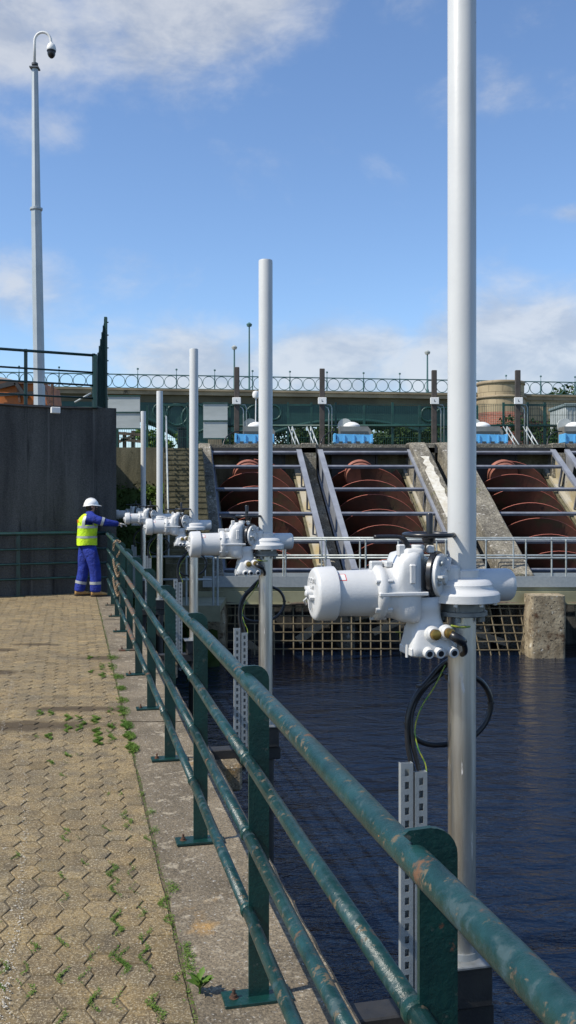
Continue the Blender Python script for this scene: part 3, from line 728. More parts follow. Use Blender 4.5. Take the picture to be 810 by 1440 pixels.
# ---- walkway across the front of the pumps
t = thing('walkway', 'galvanised walkway with double tube railings below the pumps', 'walkway', (3, 23, -.4))
WX0, WX1 = -2.05, 13.0
m = MB(); m.box(WX0, WX1, 22.62, 23.62, -.385, -.345); m.build('deck', steel, t)
m = MB(); m.box(WX0, WX1, 22.58, 22.62, -.40, -.14); m.box(WX0, WX1, 23.62, 23.65, -.40, -.14); m.build('toe_plate', steel, t)
m = MB(); m.box(WX0-.3, WX1, 22.52, 22.60, -.80, -.50); m.box(WX0-.3, WX1, 22.44, 22.76, -.80, -.775); m.box(WX0-.3, WX1, 22.62, 22.8, -.51, -.405); m.build('support_beam', beamy, t)
for yy, off in ((22.60, 0), (23.62, .0)):
    for z in (.74, .30): MB().tube([(WX0, yy, z), (WX1, yy, z)], .023, 8).build('rail', galv, t)
    x = WX0 + (.06 if yy < 23 else .0)
    while x < WX1:
        MB().cyl((x, yy, -.38), (x, yy, .74), .021, n=8).prof((x, yy, .72), (0,0,1), [(-.03, .03), (0, .036), (.03, .03)], 8).prof((x, yy, .30), (0,0,1), [(-.03, .032), (.03, .032)], 8).build('post', galv, t)
        x += .965
m = MB(); pts = [(-2.2+.6*k, 22.5+.05*math.sin(k), -.80+.035*math.sin(k*1.7)) for k in range(26)]; m.tube(smooth_path(pts, 3), .035, 7)
solo(m, 'drain_pipe', timber, 'weathered pipe slung under the walkway beam', 'pipe', pts[0])
# lower landing rail at the left
t = thing('landing_railing', 'galvanised railing of the lower landing behind the nearer white tubes', 'railing', P(262, 850, 20.5))
for y_ in (783, 815):
    a = P(190, y_, 20.5); b_ = P(298, y_, 20.5); c_ = P(306, y_+(5 if y_ < 800 else -5), 20.7)
    MB().tube([a, b_, c_], .024, 8).build('rail', galv, t)
for px in (205, 262, 300, 306): MB().cyl(P(px, 783, 20.5), P(px, 858, 20.5), .024, n=8).build('post', galv, t)
m = MB(); m.box(P(190, 0, 20.5).x, P(310, 0, 20.5).x, 20.5, 22.4, -.75, -.62); m.box(P(190, 0, 20.5).x, P(310, 0, 20.5).x, 20.46, 20.5, -.95, -.6)
m.build('landing_deck', beamy, t)
# piers
def pier(px0, px1, py0, Y, dep, label):
    a = P(px0, py0, Y); b_ = P(px1, py0, Y); m = MB(); rr = random.Random(int(px0))
    secs = []
    cx, hx = (a.x+b_.x)/2, (b_.x-a.x)/2
    for k in range(9):
        z = a.z + (-2.6-a.z)*k/8
        secs.append((z, cx+rr.uniform(-.012, .012), hx*(.985 if k == 0 else 1)+rr.uniform(-.012, .012), Y, Y+dep, 12))
    m.loft(secs, 32, 'z'); 
    for i in range(len(m.sm)): m.sm[i] = False
    solo(m, 'concrete_pier', pierm, label, 'pier', (cx, Y, -2.6), 'concrete piers in the water')
pier(746, 797, 838, 21.9, 1.4, 'pale stained concrete pier standing in the water at the right under the walkway')
pier(284, 316, 850, 22.0, 1.3, 'mossy concrete pier behind the second and third tubes at the left end of the grid')
# trash grids
def grid(x0, x1, Y0, zt, label, lean=.0, dy=0.):
    t = thing('trash_grid', label, 'grid', ((x0+x1)/2, Y0, -2), group='rusty grids under the walkway')
    m = MB(); rr = random.Random(int(x0*10)+9); x = x0
    while x < x1:
        m.bar((x+rr.uniform(-.015, .015), Y0+dy*(x-x0), zt), (x+lean+rr.uniform(-.02, .02), Y0+dy*(x-x0)-.25, -2.05), .028, .028); x += .232
    for k in range(6):
        z = zt-.08 - k*.195; m.bar((x0, Y0-.03-.04*k, z), (x1, Y0-.03-.04*k+dy*(x1-x0), z+rr.uniform(-.02, .02)), .02, .022)
    m.build('bars', grate, t)
grid(-1.5, 3.9, 22.62, -.80, 'rusty grid of thin bars above the water left of the nearest pole')
grid(4.15, 5.75, 22.6, -.82, 'leaning rusty grid of thin bars between the nearest pole and the pale pier', .22)
grid(6.9, 12, 22.6, -.82, 'rusty grid of thin bars right of the pale pier', .05)
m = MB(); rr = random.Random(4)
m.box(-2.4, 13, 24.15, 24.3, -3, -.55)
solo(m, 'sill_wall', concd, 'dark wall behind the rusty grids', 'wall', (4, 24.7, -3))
for k in range(10):
    x = -1.0 + k*.62; a = Vector((x, 23.3+rr.uniform(-.2, .2), rr.uniform(-1.9, -1.2))); 
    if rr.random() < .5: b_ = a + Vector((rr.uniform(.5, .9), 0, rr.uniform(-.5, .5)))
    else: b_ = a + Vector((rr.uniform(-.3, .3), .1, .7))
    m = MB(); m.bar(a, b_, .05, rr.uniform(.1, .24)); o = m.build('driftwood', mat('driftwood', (.40,.34,.26), .9, var=(.26,.21,.15), vs=4), None, a)
    tag(o, 'weathered plank behind the rusty grid, %s from the left' % ('first second third fourth fifth sixth seventh eighth ninth tenth'.split()[k]), 'plank', 'planks behind the grid')

# ---- bridge
A_ = Vector((-13.5, 70, 0)); B_ = Vector((18.9, 74.5, 0)); bd = (B_-A_).normalized(); bn_ = Vector((-bd.y, bd.x, 0))
ZD = 9.86
def BP(u, v, z): p = A_ + bd*u + bn_*v; return Vector((p.x, p.y, z))
BM = Matrix(((bd.x, bn_.x, 0, A_.x), (bd.y, bn_.y, 0, A_.y), (0, 0, 1, 0), (0, 0, 0, 1)))
def ux(px):   # image column to metres along the bridge face
    k = (px-405)/F; return (k*A_.y - A_.x)/(bd.x - k*bd.y)
t = thing('road_bridge', 'long road bridge with pale stone edge on green arched girders', 'bridge', A_)
U0, U1 = -32, 62
m = MB(); m.box(U0, U1, -.25, 10, ZD-.38, ZD, BM); m.box(U0, U1, -.35, -.1, ZD-.08, ZD+.06, BM); m.build('deck', stone, t)
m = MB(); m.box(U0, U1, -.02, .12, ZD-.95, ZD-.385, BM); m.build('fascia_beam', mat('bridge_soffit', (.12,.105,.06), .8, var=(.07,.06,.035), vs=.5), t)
piers_u = [ux(302), ux(302)-19, ux(690)]
def arch(u0, u1, crown):
    m = MB(); n = 36; zs = 1.0
    top = ZD-.9
    for v0, v1 in ((.0, .10),):
        vs = []
        for k in range(n+1):
            u = u0+(u1-u0)*k/n; c = (2*(u-u0)/(u1-u0)-1); z = zs + (crown-zs)*math.sqrt(max(0, 1-c*c*.999))**.75
            vs.append((u, z))
        for k in range(n):
            (ua, za), (ub, zb) = vs[k], vs[k+1]
            q = [BM @ Vector(p) for p in ((ua, v0, za), (ub, v0, zb), (ub, v0, top), (ua, v0, top), (ua, v1, za), (ub, v1, zb), (ub, v1, top), (ua, v1, top))]
            m.add(q, [(0,1,2,3), (7,6,5,4), (0,4,5,1)])
    s_ = m.build('spandrel', bgreen, t)
    m = MB(); 
    pts = [BM @ Vector((u, -.06, z-.12)) for u, z in vs]; m.tube(pts, .16, 6); m.build('arch_rib', bgreen, s_)
    for back in (3.5, 7):
        m = MB()
        for k in range(n):
            (ua, za), (ub, zb) = vs[k], vs[k+1]
            m.add([BM @ Vector(p) for p in ((ua, back, za), (ub, back, zb), (ub, back, min(top, zb+1.2)), (ua, back, min(top, za+1.2)))], [(0,1,2,3)])
        m.build('inner_rib', bgreen, s_)
    # rings in the spandrels
    for f, rr_ in ((.06, 1.05), (.135, .8), (.20, .55), (.94, 1.05), (.865, .8), (.80, .55)):
        u = u0+(u1-u0)*f; zc = ZD-1.05-rr_
        MB().tube([BM @ Vector((u+rr_*math.cos(a), -.08, zc+rr_*math.sin(a))) for a in [6.2832*k/24 for k in range(24)]], .09, 5, closed=True).build('ring', bgreen, s_)
arch(ux(302)-19, ux(296), ZD-1.35); arch(ux(310), ux(672), ZD-2.0); arch(ux(302)-40, ux(302)-19.8, ZD-1.35)
for u in (ux(302), ux(302)-19.4):
    MB().box(u-.5, u+.5, -.2, 9.5, -.2, ZD-1, BM).build('pier', stone, t)
# railing of the bridge
t = thing('bridge_railing', 'teal railing of linked rings along the bridge edge', 'railing', BP(0, 0, ZD))
z0, z1 = ZD+.10, ZD+1.12
m = MB()
for z, hgt in ((z0, .07), (z1, .08)): m.box(U0, U1, .0, .08, z-hgt/2, z+hgt/2, BM)
m.build('rail', bteal, t)
u = ux(-20); rr_ = .455; k = 0
while u < ux(830):
    MB().tube([BM @ Vector((u+rr_*math.cos(a), .04, (z0+z1)/2+rr_*math.sin(a))) for a in [6.2832*j/20 for j in range(20)]], .032, 4, closed=True).build('ring', bteal, t)
    if k % 3 == 0: MB().box(u-.56, u-.48, -.02, .1, ZD, z1+.06, BM).prof(BM @ Vector((u-.52, .04, z1+.06)), (0,0,1), [(0, .02), (.3, .02), (.32, .08), (.42, .08), (.45, .02)], 8).build('post', bteal, t)
    u += .96; k += 1
# street lamps on the bridge
for k, (px, py, globe) in enumerate(((329.5, 490, 1), (350.5, 458, 0), (601, 497, 1))):
    Y = 76; a = P(px, py, Y)
    lb = ['shorter street lamp on the bridge left of the second white tube', 'tallest street lamp on the bridge beside the second white tube', 'street lamp on the bridge just left of the nearest white tube'][k]
    t = thing('street_lamp', lb, 'street lamp', (a.x, Y, ZD), group='street lamps on the bridge')
    MB().prof((a.x, Y, ZD), (0,0,1), [(0, .14), (.6, .13), (.7, .08), (a.z-ZD-.1, .06)], 8).build('pole', bteal, t)
    MB().prof((a.x, Y, a.z-.1), (0,0,1), [(0, .05), (.05, .2), (.22, .24), (.28, .16), (.36, .05)], 12).build('lamp_head', panelg if globe else bteal, t)
# tower and brick wall to its right
def uvlathe(name, c, prof, n, m_, parent):
    me = bpy.data.meshes.new(name); vs = []; fs = []; uvs = []
    for (z, r) in prof:
        for k in range(n+1):
            a = 2*math.pi*k/n; vs.append((r*math.cos(a), r*math.sin(a), z))
    for i in range(len(prof)-1):
        for k in range(n):
            fs.append((i*(n+1)+k, i*(n+1)+k+1, (i+1)*(n+1)+k+1, (i+1)*(n+1)+k))
            for (ii, kk) in ((i, k), (i, k+1), (i+1, k+1), (i+1, k)): uvs.append((2*math.pi*prof[0][1]*kk/n, prof[ii][0]))
    me.from_pydata(vs, [], fs); ul = me.uv_layers.new(name='UVMap'); ul.data.foreach_set('uv', [x for q in uvs for x in q])
    me.polygons.foreach_set('use_smooth', [True]*len(fs)); me.materials.append(m_)
    o = bpy.data.objects.new(name, me); COL.objects.link(o); o.parent = parent; return o
ty = 73.6; tx = (704-405)*ty/F
t = thing('round_tower', 'round yellow stone tower with brick base on the bridge end', 'tower', (tx, ty, 0), local=True)
ztop = CH+(700-534)*(ty-1.8)/F; zc1 = CH+(700-557)*(ty-1.8)/F; zb = CH+(700-579)*(ty-1.8)/F
uvlathe('drum', t.location, [(zb, 1.90), (zc1-.32, 1.90), (zc1-.1, 1.86)], 40, ashlar, t)
uvlathe('parapet', t.location, [(zc1+.12, 1.80), (ztop-.25, 1.80)], 40, ashlar, t)
uvlathe('cornice', t.location, [(zc1-.1, 1.86), (zc1-.08, 1.98), (zc1+.08, 1.98), (zc1+.12, 1.80)], 40, stone, t)
uvlathe('coping_ring', t.location, [(ztop-.25, 1.80), (ztop-.24, 1.88), (ztop, 1.86), (ztop+.05, 1.5), (ztop+.06, .01)], 40, stone, t)
uvlathe('brick_base', t.location, [(-.2, 1.95), (zb-.0, 1.95), (zb+.01, 1.90)], 40, brickm, t)
def uvbox(name, M, x0, x1, z0, z1, th, m_, parent):
    me = bpy.data.meshes.new(name)
    vs = [M @ Vector(p) for p in ((x0,0,z0),(x1,0,z0),(x1,0,z1),(x0,0,z1),(x0,th,z0),(x1,th,z0),(x1,th,z1),(x0,th,z1))]
    Mi = ROOTM[parent]; vs = [tuple(Mi @ v) for v in vs]
    fs = [(0,1,2,3),(5,4,7,6),(3,2,6,7),(1,5,6,2),(4,0,3,7)]
    me.from_pydata(vs, [], fs); ul = me.uv_layers.new(name='UVMap'); uu = []
    lv = [(x0,z0),(x1,z0),(x1,z1),(x0,z1),(x0,z0),(x1,z0),(x1,z1),(x0,z1)]
    for f in fs:
        for i in f: uu += list(lv[i])
    ul.data.foreach_set('uv', uu); me.materials.append(m_); o = bpy.data.objects.new(name, me); COL.objects.link(o); o.parent = parent; return o
t = thing('abutment_wall', 'brick abutment wall with stone top right of the round tower', 'wall', BP(ux(740), 0, 0))
uvbox('brick_face', BM, ux(712), 60, -.2, ZD-2.0, -.12, brickm, t); uvbox('stone_band', BM, ux(712), 60, ZD-1.998, ZD-.39, -.16, ashlar, t)
m = MB()
for px in (762, 780): m.prof(BM @ Vector((ux(px), -.16, ZD-1.4)), -bn_, [(0, .28), (.05, .26), (.06, .01)], 16)
m.build('boss', stone, t)

# ---- trees and shrubs behind
def tree(loc, h, r, seed, label, n=2600, lm=leafd, sz=.28, group='trees behind the bridge'):
    rr = random.Random(seed); t = thing('tree', label, 'tree', loc, group=group, local=True)
    m = MB(); m.prof((0, 0, 0), (rr.uniform(-.05, .05), 0, 1), [(0, h*.035), (h*.5, h*.02), (h*.85, h*.006)], 8)
    for k in range(7):
        a = rr.uniform(0, 6.28); z = h*rr.uniform(.35, .65); m.tube([(0, 0, z), (r*.35*math.cos(a), r*.35*math.sin(a), z+h*.13), (r*.7*math.cos(a), r*.7*math.sin(a), z+h*.22)], [h*.012, h*.008, h*.003], 5)
    m.build('trunk', bark, t)
    m = MB()
    cl = []
    for k in range(18):
        a = rr.uniform(0, 6.28); q = r*math.sqrt(rr.random())*.8; z = h*rr.uniform(.42, .9); q *= 1 - .6*max(0, (z/h-.6)/.4)
        cl.append((q*math.cos(a), q*math.sin(a), z, r*rr.uniform(.22, .42)))
    for c in cl: leaves(m, c[:3], (c[3], c[3], c[3]*.8), n//18, sz, rr)
    m.build('crown', lm, t, fixn=False)
tree(((795-405)*100/F, 100, 0), 14.1, 4.2, 1, 'leafy tree showing above the bridge railing at the right edge', 3200)
tree(((765-405)*104/F, 104, 0), 12.8, 3.5, 8, 'rounded lower tree behind the railing just right of the tower', 2400)
k = 0
for px, Y, top, r_ in ((455, 92, 585, 5), (540, 95, 580, 6), (380, 90, 590, 5), (620, 90, 584, 5)):
    hh = CH+(700-top)*Y/F; k += 1
    tree(((px-405)*Y/F, Y, 0), hh/.92, r_, 20+k, ['dark tree seen through the bridge arch above the gap left of the second pump drive', 'wide dark tree seen through the bridge arch right of the second pump drive', 'dark tree seen through the bridge arch behind the second white tube', 'dark tree seen through the bridge arch left of the nearest white tube'][k-1], 2000)
def shrub(px, py, Y, r_, label, seed, lm=leafm, cat='bush'):
    rr = random.Random(seed); c = P(px, py, Y); m = MB(); gz = 3.2
    for q in range(6): leaves(m, (c.x+rr.uniform(-r_, r_), Y+rr.uniform(-.3, .3), max(gz+.15, c.z-rr.uniform(.0, .5))), (r_*.6, .4, r_*.45), 150, .085, rr)
    for q in range(5): m.cyl((c.x+rr.uniform(-r_, r_)*.7, Y, gz-.3), (c.x+rr.uniform(-r_, r_), Y, c.z), .015, n=5)
    solo(m, 'shrub', lm, label, cat, (c.x, Y, gz), 'shrubs behind the mesh fence')
struct(MB().box(-30, 30, 33.9, 42, -.2, 3.15).build('rear_bank', land))
for args in ((213, 612, 35, .55, 'green shrub behind the fence left of the fourth white tube'), (243, 612, 35, .6, 'green shrub behind the fence just right of the fourth white tube'),
             (345, 608, 35.5, .7, 'green shrub behind the fence beside the second white tube'), (430, 612, 36, .6, 'green shrub behind the fence between the first two pump drives'),
             (545, 610, 35.5, .8, 'green shrub behind the fence right of the second pump drive'), (590, 607, 35.5, .7, 'green shrub behind the fence left of the nearest white tube'),
             (755, 596, 36.5, 1.0, 'large green shrub before the brick wall right of the tower'), (785, 606, 35, .8, 'green shrub beside the grey shed')):
    shrub(*args, seed=int(args[0]), lm=leafm if args[0] in (213, 243) else leafd)

# ---- left: rail, mast, tank on the upper yard
def up(t_, off): p = W0 + wd*t_ + nv*off; return p
tw = (W1-W0).length
t = thing('wall_railing', 'green four-bar railing along the top of the black wall', 'railing', (*up(tw-1, .18), 3.42))
for h_, r_ in ((.98, .026), (.66, .018), (.42, .018), (.18, .018)):
    MB().tube([(*up(-6, .15), 3.42+h_+.04), (*up(tw-.33, .15), 3.42+h_)], r_, 8).build('rail', green, t)
for s_ in (-4.7, -3.1, -1.5+.35, tw-1.62, tw-.38):
    p = up(s_, .18); MB().box(p.x-.03, p.x+.03, p.y-.02, p.y+.02, 3.40, 4.44, bev=.006).build('post', green, t)
# fan guard at the wall end
t = thing('fan_guard', 'green curved anti-climb mesh guard at the end of the wall railing', 'fence', (*up(tw-.2, .15), 3.42))
c0 = P(134, 572, 17.25); c1 = P(147, 572, 17.6)
p0 = Vector((c0.x, c0.y, 0)); p1 = Vector((c1.x, c1.y, 0)); dd = p1-p0
m = MB(); poly = [(0, 3.42), (1, 3.42), (1, 5.10), (.72, 4.82), (.40, 4.50), (.15, 4.3), (0, 4.28)]
m.prism([(a, z) for a, z in poly], p0, dd, (0,0,1), Vector((0, .02, 0)))
m.build('mesh_sheet', green_far, t)
m = MB()
for f in [k/7 for k in range(8)]:
    zt_ = 4.28 if f < .15 else 4.3+(f-.15)*.8/.85*1.0
    q = p0+dd*f; m.box(q.x-.006, q.x+.006, q.y-.03, q.y-.01, 3.44, zt_)
m.build('rib', green, t)
q = p1; MB().box(q.x-.005, q.x+.05, q.y-.03, q.y+.03, 3.40, 5.14, bev=.006).build('post', green_far, t)
m = MB()
for k in range(7): z = 3.6+k*.24; m.box(q.x+.045, q.x+.075, q.y-.01, q.y+.01, z-.01, z+.01)
m.build('clip', green_far, t)
q = p0; MB().box(q.x-.03, q.x+.04, q.y-.04, q.y+.02, 3.40, 4.36, bev=.006).build('post', green, t)

MY = 19.0; mx0 = (56-405)*MY/F; mtop = (52.5-405)*MY/F
t = thing('camera_mast', 'tall galvanised mast with a white swan-neck and dome camera', 'camera mast', (mx0, MY, 3.36))
mastm = mat('mast_galv', (.42, .46, .48), .5, .3, var=(.34,.38,.40), vs=2)
def octo(m, p, q, r0, r1):
    m.prof(p, Vector(q)-Vector(p), [(0, r0), ((Vector(q)-Vector(p)).length, r1)], 8)
    for i in range(len(m.sm)): m.sm[i] = False
zj = CH+(700-294)*MY/F; zt2 = CH+(700-97)*MY/F
xj = (51-405)*MY/F; xt = (49-405)*MY/F
m = MB(); octo(m, (mx0, MY, 3.3), (xj, MY, zj), .120, .105); m.build('lower_section', mastm, t)
m = MB(); octo(m, (xj, MY, zj), (xt, MY, zt2), .090, .066); m.build('upper_section', mastm, t)
m = MB(); m.prof((xj, MY, zj-.03), (0,0,1), [(0, .12), (.01, .13), (.05, .13), (.06, .1)], 8); m.build('joint_collar', mastm, t)
m = MB(); m.box(xt-.09, xt+.09, MY-.09, MY+.09, zt2, zt2+.025); m.cyl((xt, MY, zt2+.02), (xt, MY, zt2+.08), .035, n=10); m.prof((xt, MY, zt2+.07), (0,0,1), [(0, .04), (.01, .065), (.045, .065), (.055, .04)], 12); m.build('top_plate', mat('mast_dark', (.09,.10,.11), .5), t)
a = Vector((xt-.005, MY, zt2+.12)); zb_ = CH+(700-58)*MY/F; rad = .165
pts = [a, Vector((a.x, MY, zb_))] + [Vector((a.x+rad-rad*math.cos(x), MY, zb_+rad*math.sin(x)*1.1)) for x in [math.pi*k/12 for k in range(1, 12)]] + [Vector((a.x+2*rad, MY, zb_)), Vector((a.x+2*rad+.01, MY, zb_-.04))]
MB().tube(pts, .026, 10).build('swan_neck', whitebox, t)
e = pts[-1]
dm = MB().prof(e, (0,0,-1), [(-.02, .03), (0, .035), (.03, .07), (.08, .09), (.13, .097), (.15, .09)], 20).build('camera_housing', whitebox, t)
MB().prof(e+Vector((0,0,-.15)), (0,0,-1), [(0, .093), (.02, .09), (.03, .08), (.08, .078), (.12, .06), (.15, .03), (.157, .003)], 20).build('camera_dome', black, dm)
# base bracket beside the mast, orange tank, grey sheet
t = thing('rusty_tank', 'rusty orange open tank behind the wall railing at the left edge', 'tank', P(20, 560, 20.5))
a = P(-60, 537, 20.5); b_ = P(70, 566, 20.5)
m = MB(); m.prism([(a.x, 3.3), (b_.x, 3.3), (b_.x-.12, a.z-.03), (b_.x-.3, a.z), (a.x, a.z)], (0, 20.5, 0), (1,0,0), (0,0,1), (0, 1.4, 0)); m.build('body', orange, t)
m = MB(); m.box(a.x, b_.x-.25, 20.44, 20.5, a.z-.05, a.z+.01); m.bar(P(60, 540, 20.44), P(70, 566, 20.44), .05, .05); m.bar(P(25, 540, 20.44), P(28, 566, 20.44), .05, .05); m.build('rim', rustm, t)
m = MB(); m.bar(P(-5, 545, 20.4), P(22, 538, 20.4), .08, .10); m.bar(P(22, 538, 20.4), P(38, 560, 20.4), .08, .08); m.bar(P(-5, 556, 20.42), P(50, 552, 20.42), .04, .06); m.build('lifting_arm', blackst, t)
m = MB(); m.prism([(-1.2, 0), (.35, 0), (.1, .08), (-.3, .16), (-1.2, .22)], P(8, 538, 20.9), (1,0,0), (0,0,1), (0, 1, 0))
solo(m, 'canvas_cover', panelg, 'grey canvas sheet lying on the rusty orange tank', 'cover', P(8, 538, 20.9))
m = MB(); c_ = P(105, 564, 18.6); m.prof((c_.x, c_.y, 3.36), (0,0,1), [(0, .38), (.02, .4), (.10, .4), (.12, .36), (.12, .25), (.06, .24)], 24)
solo(m, 'hose_coil', mat('old_rubber', (.03,.028,.026), .8), 'dark coiled hose lying on the ground between the mast and the green guard', 'hose', (c_.x, c_.y, 3.36))
m = MB(); m.tube([P(105, 566, 18.3), P(128, 553, 18.3)], .02, 6)
solo(m, 'bent_pipe', galv, 'short pale pipe leaning left of the green guard', 'pipe', P(105, 566, 18.3))
t = thing('mast_bracket', 'small rusty pipe clamp standing just right of the mast foot', 'bracket', P(73, 565, 18.6))
MB().box(P(72, 0, 18.6).x, P(75, 0, 18.6).x, 18.58, 18.64, 3.3, P(0, 538, 18.6).z).build('upright', rustm, t)
MB().bar(P(62, 540, 18.6), P(74, 539, 18.6), .03, .04).build('arm', rustm, t)

# ================================================================ QUAY RAILING
HT = 1.112; RX = .604; PX = .648
SP = 1.50; Y0 = 3.28
def rail_section(ya, yb, post_ys, label, rusty=()):
    t = thing('quay_railing', label, 'railing', Q(PX, (ya+yb)/2, 0), group='green quay railing sections')
    n = max(2, int((yb-ya)/.8))
    rr = random.Random(int(ya*10))
    MB().tube([Q(RX+rr.uniform(-.003, .003), ya+(yb-ya)*k/n, HT+rr.uniform(-.003, .003)) for k in range(n+1)], .0278, 24).build('top_rail', rail_mat, t)
    cap_ys = sorted(post_ys)
    bounds = [ya] + cap_ys + [yb]
    for bi, (a, b_) in enumerate(zip(bounds, bounds[1:])):
        if b_-a < .1: continue
        for hi, z in enumerate((.835, .575, .309)):
            mt = rust_rail if (bi, hi) in rusty else rail_mat
            MB().tube([Q(RX+.005, a+.004, z), Q(RX+.005, (a+b_)/2, z-.004), Q(RX+.005, b_-.004, z)], .0215, 14).build('mid_rail', mt, t)
    for y in cap_ys:
        o_ = Q(PX, y, 0)
        # plate across the railing, wider rounded head reaching over to the top rail
        r_ = .05; hw = .036
        poly = [(-hw, .012), (hw, .012), (hw, 1.165-r_)] + [(hw-r_+r_*math.cos(a), 1.165-r_+r_*math.sin(a)) for a in [math.pi/2*k/6 for k in range(1, 7)]] + [(-.012, 1.166), (-.056, 1.164), (-.066, 1.156), (-.048, 1.140), (-hw, 1.12)]
        m = MB(); m.prism(poly, o_ - QD*.006, QN, (0,0,1), QD*.012); po_ = m.build('post', green, t)
        bm_ = Matrix(((QN.x, QD.x, 0, o_.x), (QN.y, QD.y, 0, o_.y), (0, 0, 1, 0), (0, 0, 0, 1)))
        bp = MB().box(-.125, .115, -.05, .05, .001, .014, bm_, bev=.002).build('base_plate', rust_rail if rr.random() < .35 else green, po_)
        m = MB()
        for s_ in (-.088, .080):
            c_ = bm_ @ Vector((s_, 0, .014)); m.prof(c_, (0,0,1), [(0, .017), (.002, .017)], 12).prof(c_, (0,0,1), [(.002, .012), (.012, .012)], 6).prof(c_, (0,0,1), [(.012, .006), (.03, .006)], 8)
        m.build('bolts', rustm, po_)
        m = MB()
        for z in (.835, .575, .309):
            c_ = Q(RX+.005, y, z); m.prof(c_ - QD*.013, QD, [(0, .022), (.005, .0265), (.021, .0265), (.026, .022)], 14)
        m.build('weld', green, po_)
    return t
posts = [Y0 + SP*k for k in range(-3, 7)]; posts[2] = 1.67; posts[1] = .15; posts[0] = -1.4
rail_section(-3.0, 13.15, [p for p in posts if p < 13], 'long worn green railing with patchy rust along the quay edge', rusty={(8, 0), (8, 1), (8, 2), (10, 1)})
# near post row ends; far section up to the corner, then along the wall
rail_section(13.45, 16.95, [13.85, 15.3, 16.85], 'far short green railing section next to the worker')
t = thing('wall_side_railing', 'dark green railing at the foot of the black wall behind the worker', 'railing', (*up(0, -.14), 0))
cx_ = Q(RX, 16.97, 0); e1 = up(-6, -.14)
for z in (HT, .835, .575, .309):
    MB().tube([(cx_.x, cx_.y, z), (*up(tw-1.0, -.14), z), (e1.x, e1.y, z)], .033 if z == HT else .0215, 10).build('rail', green, t)
for s_ in (-4.2, -2.7, -1.2, .3+.0, ):
    p = up(s_, -.14); MB().box(p.x-.035, p.x+.035, p.y-.006, p.y+.006, .0, 1.14).build('post', green, t); MB().box(p.x-.11, p.x+.11, p.y-.05, p.y+.05, .0, .013).build('base_plate', green, t)
# chain pieces tying the two sections
def chain(pts, label):
    path = smooth_path(pts, 8); m = MB(); acc = 0; k = 0; last = path[0]
    for p in path[1:]:
        if (p-last).length < .030: continue
        d = (p-last).normalized(); c_ = (p+last)/2; x = d.orthogonal().normalized(); y = d.cross(x)
        if k % 2: x, y = y, x
        m.tube([c_ + d*.022*math.cos(a) + x*.013*math.sin(a) for a in [6.2832*j/10 for j in range(10)]], .0055, 5, closed=True)
        last = p; k += 1
    solo(m, 'chain', chainm, label, 'chain', pts[0], 'chains tying the railing sections')
g = 12.9
chain([Q(RX-.05, g, 1.02), Q(RX-.04, g, 1.14), Q(RX+.02, g, 1.16), Q(RX+.05, g-.1, 1.10), Q(RX+.02, g-.15, 1.0), Q(RX-.02, g-.1, .93)], 'rusty chain wrapped over the top rail where two railing sections meet')
for z, lb in ((.835, 'rusty chain hanging from the upper middle rail where two railing sections meet'), (.575, 'rusty chain hanging from the lower middle rail where two railing sections meet')):
    chain([Q(RX-.03, 13.5, z+.03), Q(RX-.03, 13.3, z-.02), Q(RX-.02, 13.0, z-.10), Q(RX+.0, 12.7, z-.15), Q(RX+.02, 12.5, z-.06), Q(RX+.03, 12.45, z+.03), Q(RX-.03, 12.35, z+.02), Q(RX-.03, 12.4, z-.06), Q(RX+.02, 12.5, z-.10)], lb)

